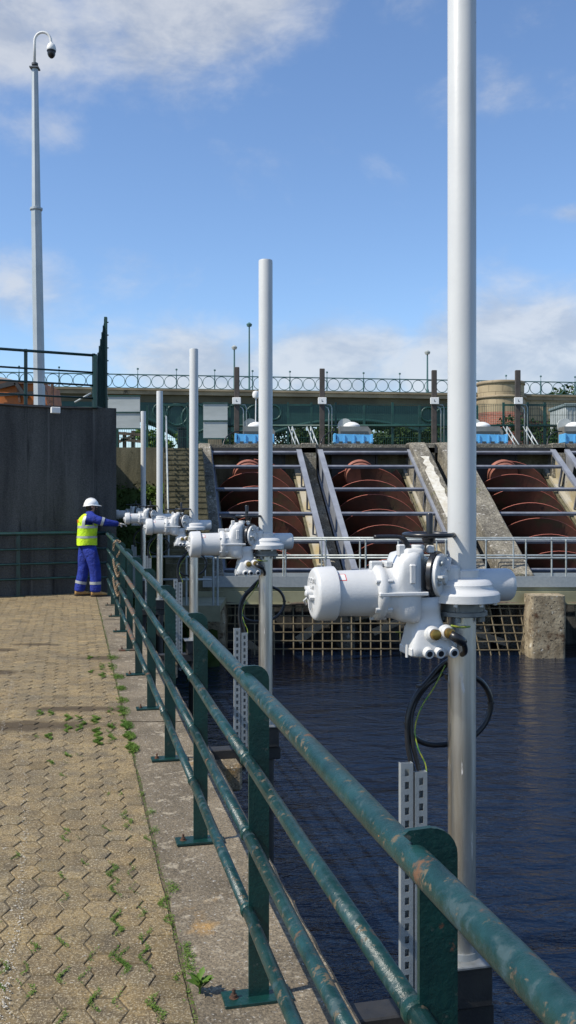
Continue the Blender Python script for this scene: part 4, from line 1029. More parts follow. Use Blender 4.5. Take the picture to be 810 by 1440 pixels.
# ================================================================ VALVE ACTUATORS
PO = 1.41; PYS = [PO*F/(x-103) for x in (649.5, 373.5, 272.5, 224.5, 201.5)]
ROT = math.atan(-SL)
def px2(px, py, y=0.):       # pixels on the nearest actuator -> its local x, z  (Y about 3.41)
    Y = PYS[0] + y; Xw = (px-405)*Y/F; return ((Xw - (PO+SL*PYS[0]))/math.cos(ROT), CH-(py-700)*Y/F)
def text_mesh(body, size, ext, name):
    cu = bpy.data.curves.new(name, 'FONT'); cu.body = body; cu.size = size; cu.extrude = ext; cu.align_x = 'CENTER'; cu.align_y = 'CENTER'
    o = bpy.data.objects.new(name, cu); COL.objects.link(o); dg = bpy.context.evaluated_depsgraph_get(); dg.update()
    me = bpy.data.meshes.new_from_object(o.evaluated_get(dg)); bpy.data.objects.remove(o); return me
def make_actuator():
    t = thing('valve_actuator', 'x', 'valve actuator', (0,0,0), local=True, group='white valve actuators along the quay')
    c = .0
    # pole and tube
    MB().prof((0,0,.10), (0,0,1), [(0, .0505), (1.28, .0505)], 36).build('pole', stain, t)
    MB().prof((0,0,1.49), (0,0,1), [(0, .0515), (1.99, .0515), (2.0, .049), (2.0, .001)], 40).build('stem_cover', tubew, t)
    MB().box(-.115, .115, -.10, .10, .085, .097, bev=.003).prof((0,0,.097), (0,0,1), [(0, .064), (.02, .058)], 24).build('foot_flange', dgrey, t)
    MB().prof((0,0,1.4885), (0,0,1), [(0, .0512), (.0005, .0535), (.0035, .0535), (.004, .0512)], 40, caps=False).build('seal_ring', rustm, t)
    # bracket carrying the pole off the quay wall
    br = MB().box(-.47, .10, -.06, .06, -.155, -.065, bev=.006).build('bracket', blackst, t)
    MB().box(-.085, .085, -.08, .08, -.064, .083, bev=.006).build('pedestal', blackst, br)
    MB().prof((0,0,-2.6), (0,0,1), [(0, .06), (2.6, .06)], 18).build('lower_column', blackst, t)
    MB().prism([(-.46, -.55), (-.46, -.157), (-.10, -.157)], (0, -.012, 0), (1,0,0), (0,0,1), (0, .024, 0)).build('gusset', blackst, t)
    # gear head
    gh = MB().prof((0,0,1.375), (0,0,1), [(0, .118), (.003, .136), (.030, .136), (.037, .131), (.040, .125), (.048, .114), (.054, .110), (.064, .110), (.076, .100), (.082, .085), (.084, .066), (.088, .0605), (.114, .0605), (.118, .055), (.118, .05)], 56).build('gear_head', white, t)
    m = MB()
    for k in range(8): a = 6.2832*k/8+.2; m.prof((.118*math.cos(a), .118*math.sin(a), 1.366), (0,0,1), [(0, .008), (.012, .008)], 6)
    m.build('bolts', white, gh)
    fl = MB().prof((0,0,1.325), (0,0,1), [(0, .088), (.002, .091), (.016, .091), (.018, .088)], 40).prof((0,0,1.343), (0,0,1), [(0, .080), (.032, .080)], 32).build('mounting_flange', dgrey, t)
    m = MB()
    for k in range(4):
        a = 6.2832*k/4+.95; m.prof((.07*math.cos(a), .07*math.sin(a), 1.305), (0,0,1), [(0, .013), (.02, .013)], 6).prof((.07*math.cos(a), .07*math.sin(a), 1.343), (0,0,1), [(0, .014), (.03, .014)], 6)
    m.build('nuts', dgrey, fl)
    # right hand barrel
    bb = MB().prof((.03, .035, 1.428), (1, 0, 0), [(0, .0605), (.160, .0605), (.172, .058), (.178, .052), (.180, .04), (.180, .001)], 36).build('barrel', white, t)
    MB().prof((.13, -.027, 1.40), (0,-1,0), [(0, .009), (.006, .009), (.006, .004), (.012, .004)], 8).build('plug', steel, bb)
    # neck from head to input flange
    MB().loft([(-.11, 0, .05, 1.44, 1.512, 4), (-.055, -.012, .045, 1.44, 1.512, 5), (-.03, -.012, .043, 1.44, 1.510, 5)], 24).build('neck', white, t)
    # round coupling flanges, turned partly to the quay
    fn = Vector((.74, -.67, 0)).normalized(); fc = Vector((-.098, -.050, 1.474))
    MB().prof(fc - fn*.030, fn, [(0, .083), (.002, .087), (.017, .087), (.019, .085)], 44).build('coupling_ring', black, t)
    cf = MB().prof(fc - fn*.011, fn, [(0, .074), (.002, .0775), (.014, .0775), (.017, .074), (.017, .03), (.03, .028), (.03, .001)], 44).build('coupling_flange', white, t)
    m = MB(); sx_ = fn.cross(Vector((0,0,1))).normalized()
    for a in (R(125), R(205), R(305), R(45)):
        p = fc + sx_*(-.055*math.cos(a)) + Vector((0,0,.055*math.sin(a))) + fn*.006
        m.prof(p, fn, [(0, .012), (.003, .012), (.003, .008), (.010, .008), (.013, .004)], 12)
    m.build('bolts', steel, cf)
    m = MB()
    for a in (R(180), R(68), R(0)):
        dvec = sx_*(-math.cos(a)) + Vector((0,0,math.sin(a))); p = fc + fn*.016
        m.bar(p + dvec*.018, p + dvec*.068, .022, .008, up=tuple(dvec.cross(fn)))
    m.build('ribs', white, cf)
    # main body
    bz = 1.414
    body = MB().loft([(-.345, 0, .084, bz-.084, bz+.084, 2), (-.335, 0, .098, bz-.098, bz+.098, 2), (-.312, 0, .098, bz-.098, bz+.098, 2), (-.305, 0, .090, bz-.09, bz+.09, 2),
                      (-.275, 0, .090, bz-.092, bz+.093, 2.3), (-.265, 0, .092, bz-.095, bz+.118, 3.2), (-.252, 0, .094, bz-.100, bz+.140, 5), (-.215, .0, .094, bz-.105, bz+.148, 7), (-.192, .002, .092, bz-.103, bz+.148, 7), (-.180, .012, .074, bz-.09, bz+.140, 6), (-.120, .04, .05, bz-.07, bz+.120, 4)], 40).build('main_housing', white, t)
    m = MB(); m.box(-.345, -.165, -.100, .10, bz-.006, bz+.008, bev=.003)
    m.box(-.30, -.275, -.03, .03, bz+.09, bz+.112, bev=.004); m.box(-.35, -.305, -.012, .012, bz+.08, bz+.112, bev=.004)
    m.build('seam_rib', white, body)
    m = MB()
    m.loft([(bz+.12, -.205, .04, -.075, .02, 4), (bz+.153, -.205, .037, -.07, .015, 4), (bz+.158, -.205, .03, -.06, .005, 4)], 20, 'z')
    m.box(-.262, -.236, -.055, -.03, bz+.13, bz+.172, bev=.004); m.box(-.15, -.128, -.06, -.03, bz+.14, bz+.168, bev=.004)
    m.box(-.240, -.205, -.098, -.07, bz+.03, bz+.110, bev=.010)
    m.prof((-.182, -.03, bz+.15), (0,0,1), [(0, .026), (.016, .026), (.02, .02)], 16)
    m.build('boss', white, body)
    m = MB()
    for a in (R(-140), R(-95), R(-40), R(35), R(150), R(215)):
        MB().prof((-.352, .091*math.cos(a), bz+.091*math.sin(a)), (1,0,0), [(0, .007), (.06, .007)], 6).build('bolt', white, body)
    # motor tube and cap
    mo = MB().prof((-.495, 0, bz), (1,0,0), [(0, .079), (.155, .0825), (.16, .0825)], 48).build('motor_tube', white, t)
    cp = MB().prof((-.560, 0, bz), (1,0,0), [(0, .001), (.0, .076), (.002, .084), (.006, .0895), (.012, .093), (.070, .0955), (.075, .0955), (.078, .092), (.078, .078)], 56).build('end_cap', white, t)
    m = MB(); m.prof((-.586, 0, bz+.002), (1,0,0), [(0, .008), (.004, .012), (.026, .014)], 14)
    m.bar((-.568, -.03, bz-.014), (-.568, .05, bz+.02), .016, .009); m.bar((-.566, 0, bz), (-.566, .002, bz-.05), .014, .008); m.tube([(-.575, .0, bz-.01), (-.585, .02, bz-.025), (-.575, .03, bz-.04)], .004, 6)
    m.build('handle', white, cp)
    for body_, zz, sz in (('rotork', bz+.050, .036), ('AWT', bz+.022, .020)):
        me = text_mesh(body_, sz, .0022, 'lettering'); me.materials.append(white)
        M_ = Matrix.Translation((-.5605, 0, zz)) @ Matrix(((0,0,-1,0),(-1,0,0,0),(0,1,0,0),(0,0,0,1)))
        me.transform(M_); o = bpy.data.objects.new('lettering', me); COL.objects.link(o); o.parent = cp
    # sticker on the tube
    def patch(r_, a0, a1, x0, x1):
        q = MB(); n = 6; vs = []
        for k in range(n+1):
            a = a0+(a1-a0)*k/n
            for x in (x0, x1): vs.append((x, r_*math.cos(a), bz+r_*math.sin(a)))
        q.add(vs, [(2*k, 2*k+1, 2*k+3, 2*k+2) for k in range(n)], True); return q
    s_ = patch(.0803, R(118), R(142), -.478, -.452).build('sticker', red, mo, fixn=False)
    patch(.0806, R(120), R(140), -.476, -.455).build('sticker_face', whitebox, s_, fixn=False)
    # lower neck and terminal housing
    tb = MB().loft([(1.40, -.165, .070, -.080, .05, 3), (1.35, -.160, .062, -.07, .045, 3), (1.325, -.150, .055, -.068, .045, 3), (1.300, -.148, .058, -.075, .045, 4), (1.285, -.144, .070, -.085, .045, 5), (1.262, -.140, .076, -.088, .045, 6), (1.225, -.142, .086, -.100, .045, 6), (1.200, -.140, .086, -.100, .045, 6), (1.193, -.140, .080, -.092, .04, 6)], 36, 'z').build('terminal_housing', white, t)
    m = MB()
    m.box(-.229, -.215, -.09, .03, 1.196, 1.226, bev=.004)
    m.build('lug', white, tb)
    for x in (-.232, -.052): MB().prof((x, -.06, 1.190), (0,0,1), [(0, .006), (.045, .006)], 6).build('bolt', white, tb)
    for x, z in ((-.150, 1.272), (-.098, 1.275)):
        g_ = MB().prof((x, -.078, z), (.12,-1,.05), [(0, .030), (.018, .028), (.022, .023), (.028, .021)], 20).build('gland_boss', white, tb)
        MB().prof((x+.003, -.104, z+.001), (.12,-1,.05), [(0, .0185), (.016, .0185), (.018, .015), (.018, .001)], 16).build('brass_plug', brass, g_)
    for x in (-.170, -.128, -.078):
        g_ = MB().prof((x, -.093, 1.211), (.05,-1,-.18), [(0, .021), (.016, .019), (.022, .017), (.022, .010)], 20).build('port', white, tb)
        MB().prof((x+.0012, -.1150, 1.2071), (.05,-1,-.18), [(0, .0105), (.0012, .0105)], 14).build('port_hole', black, g_)
    MB().tube([(-.094, -.118, 1.274), (-.075, -.128, 1.262), (-.055, -.125, 1.250), (-.045, -.12, 1.245)], [.016, .018, .017, .015], 12).build('cable_boot', black, tb)
    MB().tube(smooth_path([(-.085, -.10, 1.302), (-.065, -.105, 1.298), (-.04, -.09, 1.293), (-.0, -.07, 1.292)], 4), .004, 6).build('earth_wire', plastic_g, tb)
    # hand wheel, crank and lever
    wx, wz = -.128, 1.617
    hw_ = MB().tube([(wx+.088*math.cos(a), .0+.088*math.sin(a), wz) for a in [6.2832*k/32 for k in range(32)]], .0085, 10, closed=True)
    hw_.prof((wx, 0, wz-.024), (0,0,1), [(0, .022), (.018, .026), (.026, .026), (.028, .018)], 20)
    for k in range(3):
        a = 6.2832*k/3+.5; hw_.bar((wx, 0, wz-.008), (wx+.085*math.cos(a), .085*math.sin(a), wz), .022, .009)
    hw = hw_.build('hand_wheel', black, t)
    MB().cyl((wx, 0, 1.555), (wx, 0, wz-.02), .017, n=16).build('wheel_stem', blackst, hw)
    MB().prof((wx-.026, -.075, wz), (0,0,1), [(0, .011), (.075, .0125), (.079, .010)], 16).build('crank_grip', black, hw)
    MB().tube(smooth_path([(-.345, -.035, 1.612), (-.28, -.03, 1.612), (-.245, -.03, 1.609), (-.225, -.03, 1.592), (-.215, -.03, 1.565)], 4), [.0075]*9+[.010]*8, 10).build('lever', black, t)
    return t
LBL = ['largest and nearest white valve actuator with black handwheel on a steel pole', 'second nearest white valve actuator, in front of the leftmost screw pump', 'middle one of the five white valve actuators, beside the concrete steps', 'second farthest white valve actuator, in front of the left edge of the concrete steps', 'farthest white valve actuator, the one the worker reaches for']
proto = make_actuator()
acts = []
for k, y in enumerate(PYS):
    o = proto if k == 0 else copy_tree(proto)
    p = Q(PO, y, 0); o.location = p; o.rotation_euler = (0, 0, ROT); o['label'] = LBL[k]; acts.append(o)
tall = MB().prof((0,0,1.49), (0,0,1), [(0, .0515), (2.24, .0515), (2.25, .049), (2.25, .001)], 40).build('stem_cover', tubew, None)
for ch in acts[0].children:
    if ch.name.startswith('stem_cover'): ch.data = tall.data
bpy.data.objects.remove(tall)
NEXT = ['nearest', 'second nearest', 'middle', 'second farthest', 'farthest']
def make_tray():
    t = thing('cable_tray', 'x', 'cable tray', (0,0,0), local=True, group='perforated cable trays beside the poles')
    for (x0, x1, zt_) in ((-.232, -.190, .800), (-.178, -.136, .765)):
        m = MB(); w_ = x1-x0; z = zt_; zb_ = -.25
        m.box(x0, x0+.013, -.002, .0, zb_, zt_); m.box(x1-.013, x1, -.002, .0, zb_, zt_)
        m.box(x0-.002, x0, -.002, .022, zb_, zt_); m.box(x1, x1+.002, -.002, .022, zb_, zt_)
        while z > zb_: m.box(x0+.013, x1-.013, -.002, .0, z-.020, z); z -= .046
        m.box(x0+.0, x1, .020, .022, zb_, zt_-.002)
        m.build('channel', steel, t)
    return t
tray = make_tray()
for k, y in enumerate(PYS):
    o = tray if k == 0 else copy_tree(tray)
    p = Q(PO, y, 0); o.location = p; o.rotation_euler = (0, 0, ROT); o['label'] = 'perforated galvanised channel left of the %s steel pole' % NEXT[k]
def make_cable():
    t = thing('cable', 'x', 'cable', (0,0,0), local=True, group='black cables looping at the poles')
    A2 = lambda px, py, y: ((lambda q: (q[0], y, q[1]))(px2(px, py, 0)))
    main = [(-.045, -.118, 1.245), (-.02, -.07, 1.20), (-.02, .045, 1.16), A2(629, 942, .075), A2(612, 960, .075), A2(592, 982, .07), A2(581, 1010, .065), A2(579, 1045, .06), A2(583, 1075, .05), A2(586, 1100, .04), A2(586, 1180, .035)]
    MB().tube(smooth_path(main, 8), .0095, 10).build('sheath', black, t)
    m2 = [(-.02, .045, 1.16), A2(634, 946, .085), A2(618, 962, .085), A2(598, 984, .08), A2(587, 1010, .075), A2(586, 1045, .06), A2(592, 1075, .05), A2(595, 1100, .04), A2(595, 1180, .035)]
    MB().tube(smooth_path(m2, 8), .0085, 10).build('sheath', black, t)
    loop = [A2(640, 958, .09), A2(674, 958, .1), A2(700, 972, .11), A2(712, 1000, .11), A2(703, 1030, .11), A2(678, 1050, .105), A2(640, 1056, .10), A2(612, 1053, .095), A2(592, 1040, .09), A2(583, 1018, .085), A2(588, 995, .08), A2(606, 970, .075), A2(632, 950, .07)]
    MB().tube(smooth_path(loop, 8), .0105, 10).build('coil', black, t)
    m = MB()
    for q in (A2(712, 1000, .11), A2(582, 1020, .08), A2(600, 968, .08)): m.prof((q[0], q[1], q[2]-.005), (0,0,1), [(0, .014), (.008, .014)], 10)
    m.build('cable_tie', blackst, t)
    gy = [A2(634, 938, .055), A2(618, 968, .055), A2(598, 996, .05), A2(588, 1024, .045), A2(590, 1050, .03), A2(599, 1072, .02), A2(600, 1086, .01)]
    MB().tube(smooth_path(gy, 6), .0026, 6).build('earth_wire', plastic_g, t)
    return t
cab = make_cable()
for k, y in enumerate(PYS):
    o = cab if k == 0 else copy_tree(cab)
    o.location = Q(PO, y, 0); o.rotation_euler = (0, 0, ROT); o['label'] = 'black looped cable with yellow-green wire behind the %s steel pole' % NEXT[k]
# ledge blocks on the quay wall under each bracket
for k, y in enumerate(PYS[:3]):
    m = MB(); o_ = Q(1.09, y-.06, 0); bm_ = Matrix(((QN.x, QD.x, 0, o_.x), (QN.y, QD.y, 0, o_.y), (0, 0, 1, 0), (0, 0, 0, 1)))
    m.box(-.17, .10, -.24, .16, -.32, -.13, bm_, bev=.02)
    solo(m, 'ledge_block', conc, 'small concrete block on the quay wall under the %s pole bracket' % NEXT[k], 'concrete block', o_, 'ledge blocks under the brackets')

# ================================================================ WEEDS
rw = random.Random(21)
m = MB()
def gpt(px, py): Y = CH*F/(py-700); return Vector(((px-405)*Y/F, Y, 0))
def tuft(m, c, r, n, s):
    for _ in range(n):
        a = rw.uniform(0, 6.28); q = r*rw.random()**.8; dx = q*math.cos(a); dy = q*math.sin(a)*2.3
        p = c + Vector((dx + SL*dy, dy, rw.uniform(-.002, .008)))
        xo = p.x - SL*p.y
        if xo < .40:      # pull the sprig towards the nearest joint between two rows
            j = .402 - RW*round((.402-xo)/RW) if xo > .402-RW*30 else xo
            zig = (((p.y-1.0)/LN) % 1.0 - .5); p.x += (j - xo)*.62 + .018*math.sin(zig*6.28)
        l = s*rw.uniform(.6, 1.4); up_ = rw.uniform(.1, .8)*l; b2 = rw.uniform(0, 6.28); d = Vector((math.cos(b2), math.sin(b2), 0)); sd = Vector((-d.y, d.x, 0))*l*rw.uniform(.18, .32)
        m.add([p, p + d*l*.5 + sd + Vector((0,0,up_*.6)), p + d*l + Vector((0,0,up_*.7)), p + d*l*.5 - sd + Vector((0,0,up_*.6))], [(0,1,2,3)])
# measured patches on the photo: (px, py, radius px, amount)
W_ = [(128, 925, 4, 30), (130, 945, 3, 20), (152, 938, 9, 60), (158, 925, 6, 40), (145, 950, 6, 40), (166, 952, 6, 50), (170, 968, 5, 40), (172, 985, 6, 40), (170, 1000, 9, 80), (176, 1020, 8, 90), (180, 1035, 7, 90), (184, 1052, 8, 110),
      (135, 1012, 6, 70), (138, 1030, 7, 80), (140, 1042, 7, 80), (101, 1010, 5, 60), (101, 1025, 6, 60), (64, 1003, 5, 40), (65, 1036, 5, 40), (157, 1022, 5, 30), (120, 1018, 4, 25), (156, 1037, 5, 20), (100, 1062, 5, 20), (75, 1073, 4, 15), (85, 1090, 4, 14), (158, 1117, 4, 20), (193, 1117, 5, 24),
      (183, 1157, 12, 50), (168, 1144, 6, 20), (213, 1142, 6, 30), (202, 1180, 6, 24), (218, 1168, 6, 24), (99, 1180, 8, 24), (97, 1168, 6, 16), (165, 1226, 13, 90), (168, 1250, 13, 50), (18, 1204, 7, 20), (119, 1214, 5, 12), (95, 1232, 6, 16), (151, 1166, 6, 14),
      (242, 1248, 9, 60), (225, 1270, 10, 60), (238, 1294, 8, 40), (168, 1290, 9, 50), (167, 1308, 8, 40), (195, 1284, 8, 20), (95, 1262, 7, 16), (50, 1332, 8, 24), (94, 1326, 8, 20), (148, 1344, 10, 30), (183, 1355, 14, 120), (192, 1338, 8, 40), (102, 1373, 11, 50), (17, 1362, 9, 40), (47, 1396, 8, 20),
      (145, 1407, 13, 50), (215, 1418, 15, 70), (265, 1345, 8, 60), (266, 1362, 9, 60), (262, 1332, 6, 30), (10, 1384, 8, 24), (90, 1433, 8, 20), (246, 1376, 6, 16), (214, 1312, 6, 12), (200, 1320, 5, 12)]
for (px, py, r_, n) in W_:
    c = gpt(px, py); sc_ = c.y/F; far_ = py < 1060; tuft(m, c, r_*sc_*(1.5 if far_ else 1.1), int(n*(10 if far_ else 4.5)), .0075 if c.y < 6 else .013)
for _ in range(900):    # faint sprigs in the joints
    r = rw.randrange(2, 30); k = rw.randrange(0, 90); x = .402 - RW*r + rw.uniform(-.01, .01); y = 1.0 + LN*k + rw.uniform(-.03, .03)
    if rw.random() < .5: tuft(m, Q(x, y, -.008), .02, 8, .007)
for _ in range(420):    # along the coping joint
    y = rw.uniform(2.5, 16.5); tuft(m, Q(.408, y, -.008), .022, 12, .008)
tag(m.build('weeds', leafm, fixn=False), 'low green weeds and moss in the paving joints', 'weeds', kind='stuff')
m = MB(); c = gpt(281, 1398) + Vector((0, 0, 0))
for k in range(13):
    a = k*2.4; l = .035+.018*rw.random(); el = .4+.5*rw.random(); d = Vector((math.cos(a), math.sin(a), 0)); sd = Vector((-d.y, d.x, 0))*l*.32
    p = c + Vector((0, 0, .015+.003*k)); tip = p + d*l + Vector((0,0,l*el)); mid = p + d*l*.55 + Vector((0,0,l*el*.75))
    m.add([p, mid+sd, tip, mid-sd], [(0,1,2),(0,2,3)], True)
m.cyl(c + Vector((0,0,-.02)), c + Vector((0,0,.05)), .004, n=6)
solo(m, 'leafy_weed', leafm, 'broad-leaved green weed in the joint beside the nearest railing foot', 'weed', c)
# dark crevice along the coping is a real gap between bed and coping; small stones in it
m = MB()
for _ in range(260):
    y = rw.uniform(2.6, 15); x = .400+rw.uniform(-.35, .15)*rw.random(); r_ = rw.uniform(.002, .006)
    p = Q(x, y, .003); m.add([p + Vector((r_*math.cos(a)*rw.uniform(.7, 1.2), r_*math.sin(a)*rw.uniform(.7, 1.2), 0)) for a in (0, 1.5, 3.1, 4.7)] + [p + Vector((0,0,r_))], [(0,1,4),(1,2,4),(2,3,4),(3,0,4)])
tag(m.build('grit', conc, fixn=False), 'loose grit and chips along the paving joint', 'grit', kind='stuff')

# ================================================================ WORKER
navy = mat('blue_overall', (.010, .036, .32), .8, var=(.006, .020, .20), vs=7, bump=4, bs=14)
hiviz = mat('hi_vis_yellow', (.62, .86, .015), .7, var=(.46, .72, .01), vs=8, bump=3, bs=12)
reflt = mat('reflective_tape', (.42, .44, .44), .45, .2)
skin = mat('skin', (.42, .23, .16), .5)
hairm = mat('dark_hair', (.015, .011, .009), .7)
glove = mat('grey_glove', (.38, .37, .35), .8)
boot = mat('tan_boot', (.42, .25, .09), .7, var=(.3,.17,.06), vs=20)
bootd = mat('boot_sole', (.03, .022, .018), .8)
helm = mat('helmet_white', (.80, .80, .79), .3, coat=.3)
# pose, local axes: +x = facing, y = left, origin on the ground
wp = Vector((-3.56, 16.70, 0)); FACE = R(20)
t = thing('person', 'worker in white helmet, yellow vest and blue overalls reaching to the right', 'person', wp, FACE, local=True)
def skinned(name, verts, edges, radii, m_, parent, sub=2, root=0):
    me = bpy.data.meshes.new(name); me.from_pydata([Vector(v) for v in verts], edges, []); o = bpy.data.objects.new(name, me); COL.objects.link(o)
    sk = o.modifiers.new('skin', 'SKIN'); sk.use_smooth_shade = True; sk.branch_smoothing = .4
    lay = me.skin_vertices[0] if me.skin_vertices else None
    if lay is None:
        bpy.context.view_layer.objects.active = o; bpy.ops.mesh.customdata_skin_add(); lay = me.skin_vertices[0]
    for i, r_ in enumerate(radii):
        lay.data[i].radius = r_ if isinstance(r_, tuple) else (r_, r_); lay.data[i].use_root = (i == root)
    ss = o.modifiers.new('sub', 'SUBSURF'); ss.levels = sub; ss.render_levels = sub
    dg = bpy.context.evaluated_depsgraph_get(); dg.update()
    m2 = bpy.data.meshes.new_from_object(o.evaluated_get(dg)); bpy.data.objects.remove(o)
    m2.materials.clear(); m2.materials.append(m_); m2.polygons.foreach_set('use_smooth', [True]*len(m2.polygons)); m2.name = name
    q = bpy.data.objects.new(name, m2); COL.objects.link(q); q.parent = parent; return q
sh_r = (.03, -.185, 1.47); el_r = (.29, -.235, 1.375); wr_r = (.565, -.17, 1.345)
sh_l = (.06, .175, 1.47); el_l = (.29, .24, 1.36); wr_l = (.53, .19, 1.33)
hipr = (-.01, -.10, .95); knr = (.12, -.12, .52); anr = (.125, -.13, .09)
hipl = (-.01, .10, .95); knl = (-.06, .10, .52); anl = (-.14, .11, .09)
pel = (-.01, 0, 1.00)
# body: one continuous figure (seen at the neck, face and hands)
V = [(-.01, 0, 1.03), (0, 0, 1.18), (.0, 0, 1.38), (.02, 0, 1.50), (.045, 0, 1.57), (.065, 0, 1.66), (.06, 0, 1.74),
     (-.01, -.08, .93), knr, anr, (-.01, .08, .93), knl, anl, sh_r, el_r, wr_r, sh_l, el_l, wr_l, (anr[0]+.14, anr[1], .05), (anl[0]+.14, anl[1], .05)]
E = [(0,1),(1,2),(2,3),(3,4),(4,5),(5,6),(0,7),(7,8),(8,9),(0,10),(10,11),(11,12),(3,13),(13,14),(14,15),(3,16),(16,17),(17,18),(9,19),(12,20)]
Rr = [.07, .09, .12, .08, .052, .088, .07, .05, .05, .04, .05, .055, .04, .05, .04, .028, .05, .04, .028, .03, .03]
body = skinned('body', V, E, Rr, skin, t)
# face detail
hc = Vector((.075, 0, 1.665))
m = MB(); m.prism([(0, .02), (.022, -.012), (.018, -.022), (0, -.024)], hc + Vector((.083, -.009, 0)), (1,0,0), (0,0,1), (0, .018, 0)); m.build('nose', skin, t)
m = MB()
for s_ in (-1, 1): m.prof(hc + Vector((.075, s_*.032, .014)), (1, s_*.2, 0), [(0, .012), (.006, .010), (.009, .002)], 10)
m.build('eyes', hairm, t)
m = MB(); m.bar(hc + Vector((.080, -.022, -.045)), hc + Vector((.080, .022, -.045)), .006, .008); m.build('mouth', mat('lips', (.3,.12,.09), .6), t)
for s_ in (-1, 1): MB().loft([(s_*.082, 0, .016, -.03, .03, 2), (s_*.094, -.004, .014, -.026, .028, 2)], 14).build('ear', skin, t).data.transform(Matrix.Translation(hc + Vector((-.015, 0, 0))) @ Matrix.Rotation(R(90), 4, 'Z'))
# hair: cap at back and side
m = MB()
for zz in range(7):
    pass
hr = MB().loft([(1.585, 0, .055, -.055, .02, 2), (1.62, 0, .082, -.088, .045, 2.2), (1.67, 0, .094, -.098, .045, 2.2), (1.71, 0, .098, -.10, .09, 2.2), (1.74, 0, .095, -.095, .095, 2.2)], 24, 'z')
o = hr.build('hair', hairm, t); o.data.transform(Matrix.Translation((hc.x-.02, 0, 0)) @ Matrix.Rotation(R(-90), 4, 'Z') @ Matrix.Identity(4))
# loft in z uses (x=cy..., y=z-range): after rotation front/back lie on x
# helmet
H0 = Vector((.058, 0, 1.705))
m = MB(); vs = []; n = 28; rings = 9
for i in range(rings+1):
    ph = math.pi/2*i/rings
    for k in range(n):
        a = 6.2832*k/n; rx, ry, rz = .138, .118, .115
        x = rx*math.cos(ph)*math.cos(a); y = ry*math.cos(ph)*math.sin(a); z = rz*math.sin(ph) - .02*(1-math.sin(ph))*(0 if math.cos(a) > 0 else -math.cos(a))
        vs.append(H0 + Vector((x, y, z)))
fs = [(i*n+k, i*n+(k+1) % n, (i+1)*n+(k+1) % n, (i+1)*n+k) for i in range(rings) for k in range(n)]
m.add(vs, fs, True); hm = m.build('helmet', helm, t)
m = MB(); outer = []; inner = []
for k in range(n):
    a = 6.2832*k/n; c_ = math.cos(a); e = .014 + (.052*max(0, c_)**1.5); dz = -.018*max(0, c_) - .022*max(0, -c_)
    outer.append(H0 + Vector(((.138+e)*c_, (.118+.012)*math.sin(a), dz-.008))); inner.append(H0 + Vector((.134*c_, .114*math.sin(a), .004 - .02*max(0, -c_))))
m.add(inner+outer, [(k, (k+1) % n, n+(k+1) % n, n+k) for k in range(n)], True)
m.add([v + Vector((0,0,-.006)) for v in inner+outer], [(n+k, n+(k+1) % n, (k+1) % n, k) for k in range(n)], True)
m.build('brim', helm, hm, fixn=False)
MB().tube([H0 + Vector((.12*math.cos(a), 0, .006+.115*math.sin(a))) for a in [math.pi*(.12+.76*k/12) for k in range(13)]], .008, 8).build('ridge', helm, hm)
# overalls: trousers and jacket
V = [pel, (-.01, 0, 1.06), hipr, (.065, -.115, .72), knr, (.125, -.125, .30), (.12, -.13, .115), (.118, -.13, .075), hipl, (-.06, .105, .72), knl, (-.105, .105, .30), (-.14, .11, .115), (-.142, .11, .075)]
E = [(0,1),(0,2),(2,3),(3,4),(4,5),(5,6),(6,7),(0,8),(8,9),(9,10),(10,11),(11,12),(12,13)]
Rr = [(.175,.16), .17, .150, .130, .114, .107, .110, .102, .150, .130, .114, .107, .110, .102]
skinned('trousers', V, E, Rr, navy, t)
V = [(0, 0, .98), (0, 0, 1.18), (.0, 0, 1.36), (.02, 0, 1.48), (.035, 0, 1.605), sh_r, (.16, -.225, 1.415), el_r, (.43, -.205, 1.355), (.54, -.175, 1.347), sh_l, (.16, .22, 1.41), el_l, (.41, .215, 1.345), (.505, .19, 1.332)]
E = [(0,1),(1,2),(2,3),(3,4),(3,5),(5,6),(6,7),(7,8),(8,9),(3,10),(10,11),(11,12),(12,13),(13,14)]
Rr = [.135, .135, .14, .10, .076, .090, .085, .076, .062, .052, .088, .082, .074, .062, .052]
skinned('jacket', V, E, Rr, navy, t)
# armband tape on the jacket sleeve
def band(a, b_, f, r_, w_, parent):
    a = Vector(a); b_ = Vector(b_); d = (b_-a).normalized(); MB().prof(a+(b_-a)*f - d*w_/2, d, [(0, r_), (w_, r_*.97)], 24, caps=False).build('tape', reflt, parent)
def closest(obj_, c, d, w_, r_lim=.25): pass
# vest: closed shell around the torso (lofted)
def vest_r(z): return None
rv = random.Random(3)
VS = [(.955, -.020, .182, .186), (1.05, -.018, .184, .184), (1.15, -.014, .182, .180), (1.25, -.010, .184, .180), (1.33, -.008, .188, .178), (1.40, -.006, .188, .172), (1.455, .0, .182, .155), (1.50, .008, .160, .125), (1.535, .022, .115, .088)]
def ring_pts(z, cx_, hy, hx, n=36, off=0.):
    out_ = []
    for k in range(n):
        a = 6.2832*k/n; c_, s_ = math.cos(a), math.sin(a)
        fold = 1 + .020*math.sin(5*a+z*22) + .016*math.sin(9*a-z*31)
        out_.append(Vector((cx_ + (hx+off)*fold*math.copysign(abs(c_)**.85, c_), (hy+off)*fold*math.copysign(abs(s_)**.85, s_), z + .006*math.sin(3*a) if z < 1 else z)))
    return out_
m = MB(); n = 36; rings_ = [ring_pts(*v) for v in VS]
skipf = set()
base = 0; m.v = [tuple(p) for r_ in rings_ for p in r_]
for i in range(len(VS)-1):
    for k in range(n):
        a = 6.2832*(k+.5)/n; 
        side = abs(math.sin(a)) > .90 and i >= 4          # arm holes
        if side: continue
        m.f.append([i*n+k, i*n+(k+1) % n, (i+1)*n+(k+1) % n, (i+1)*n+k]); m.sm.append(True)
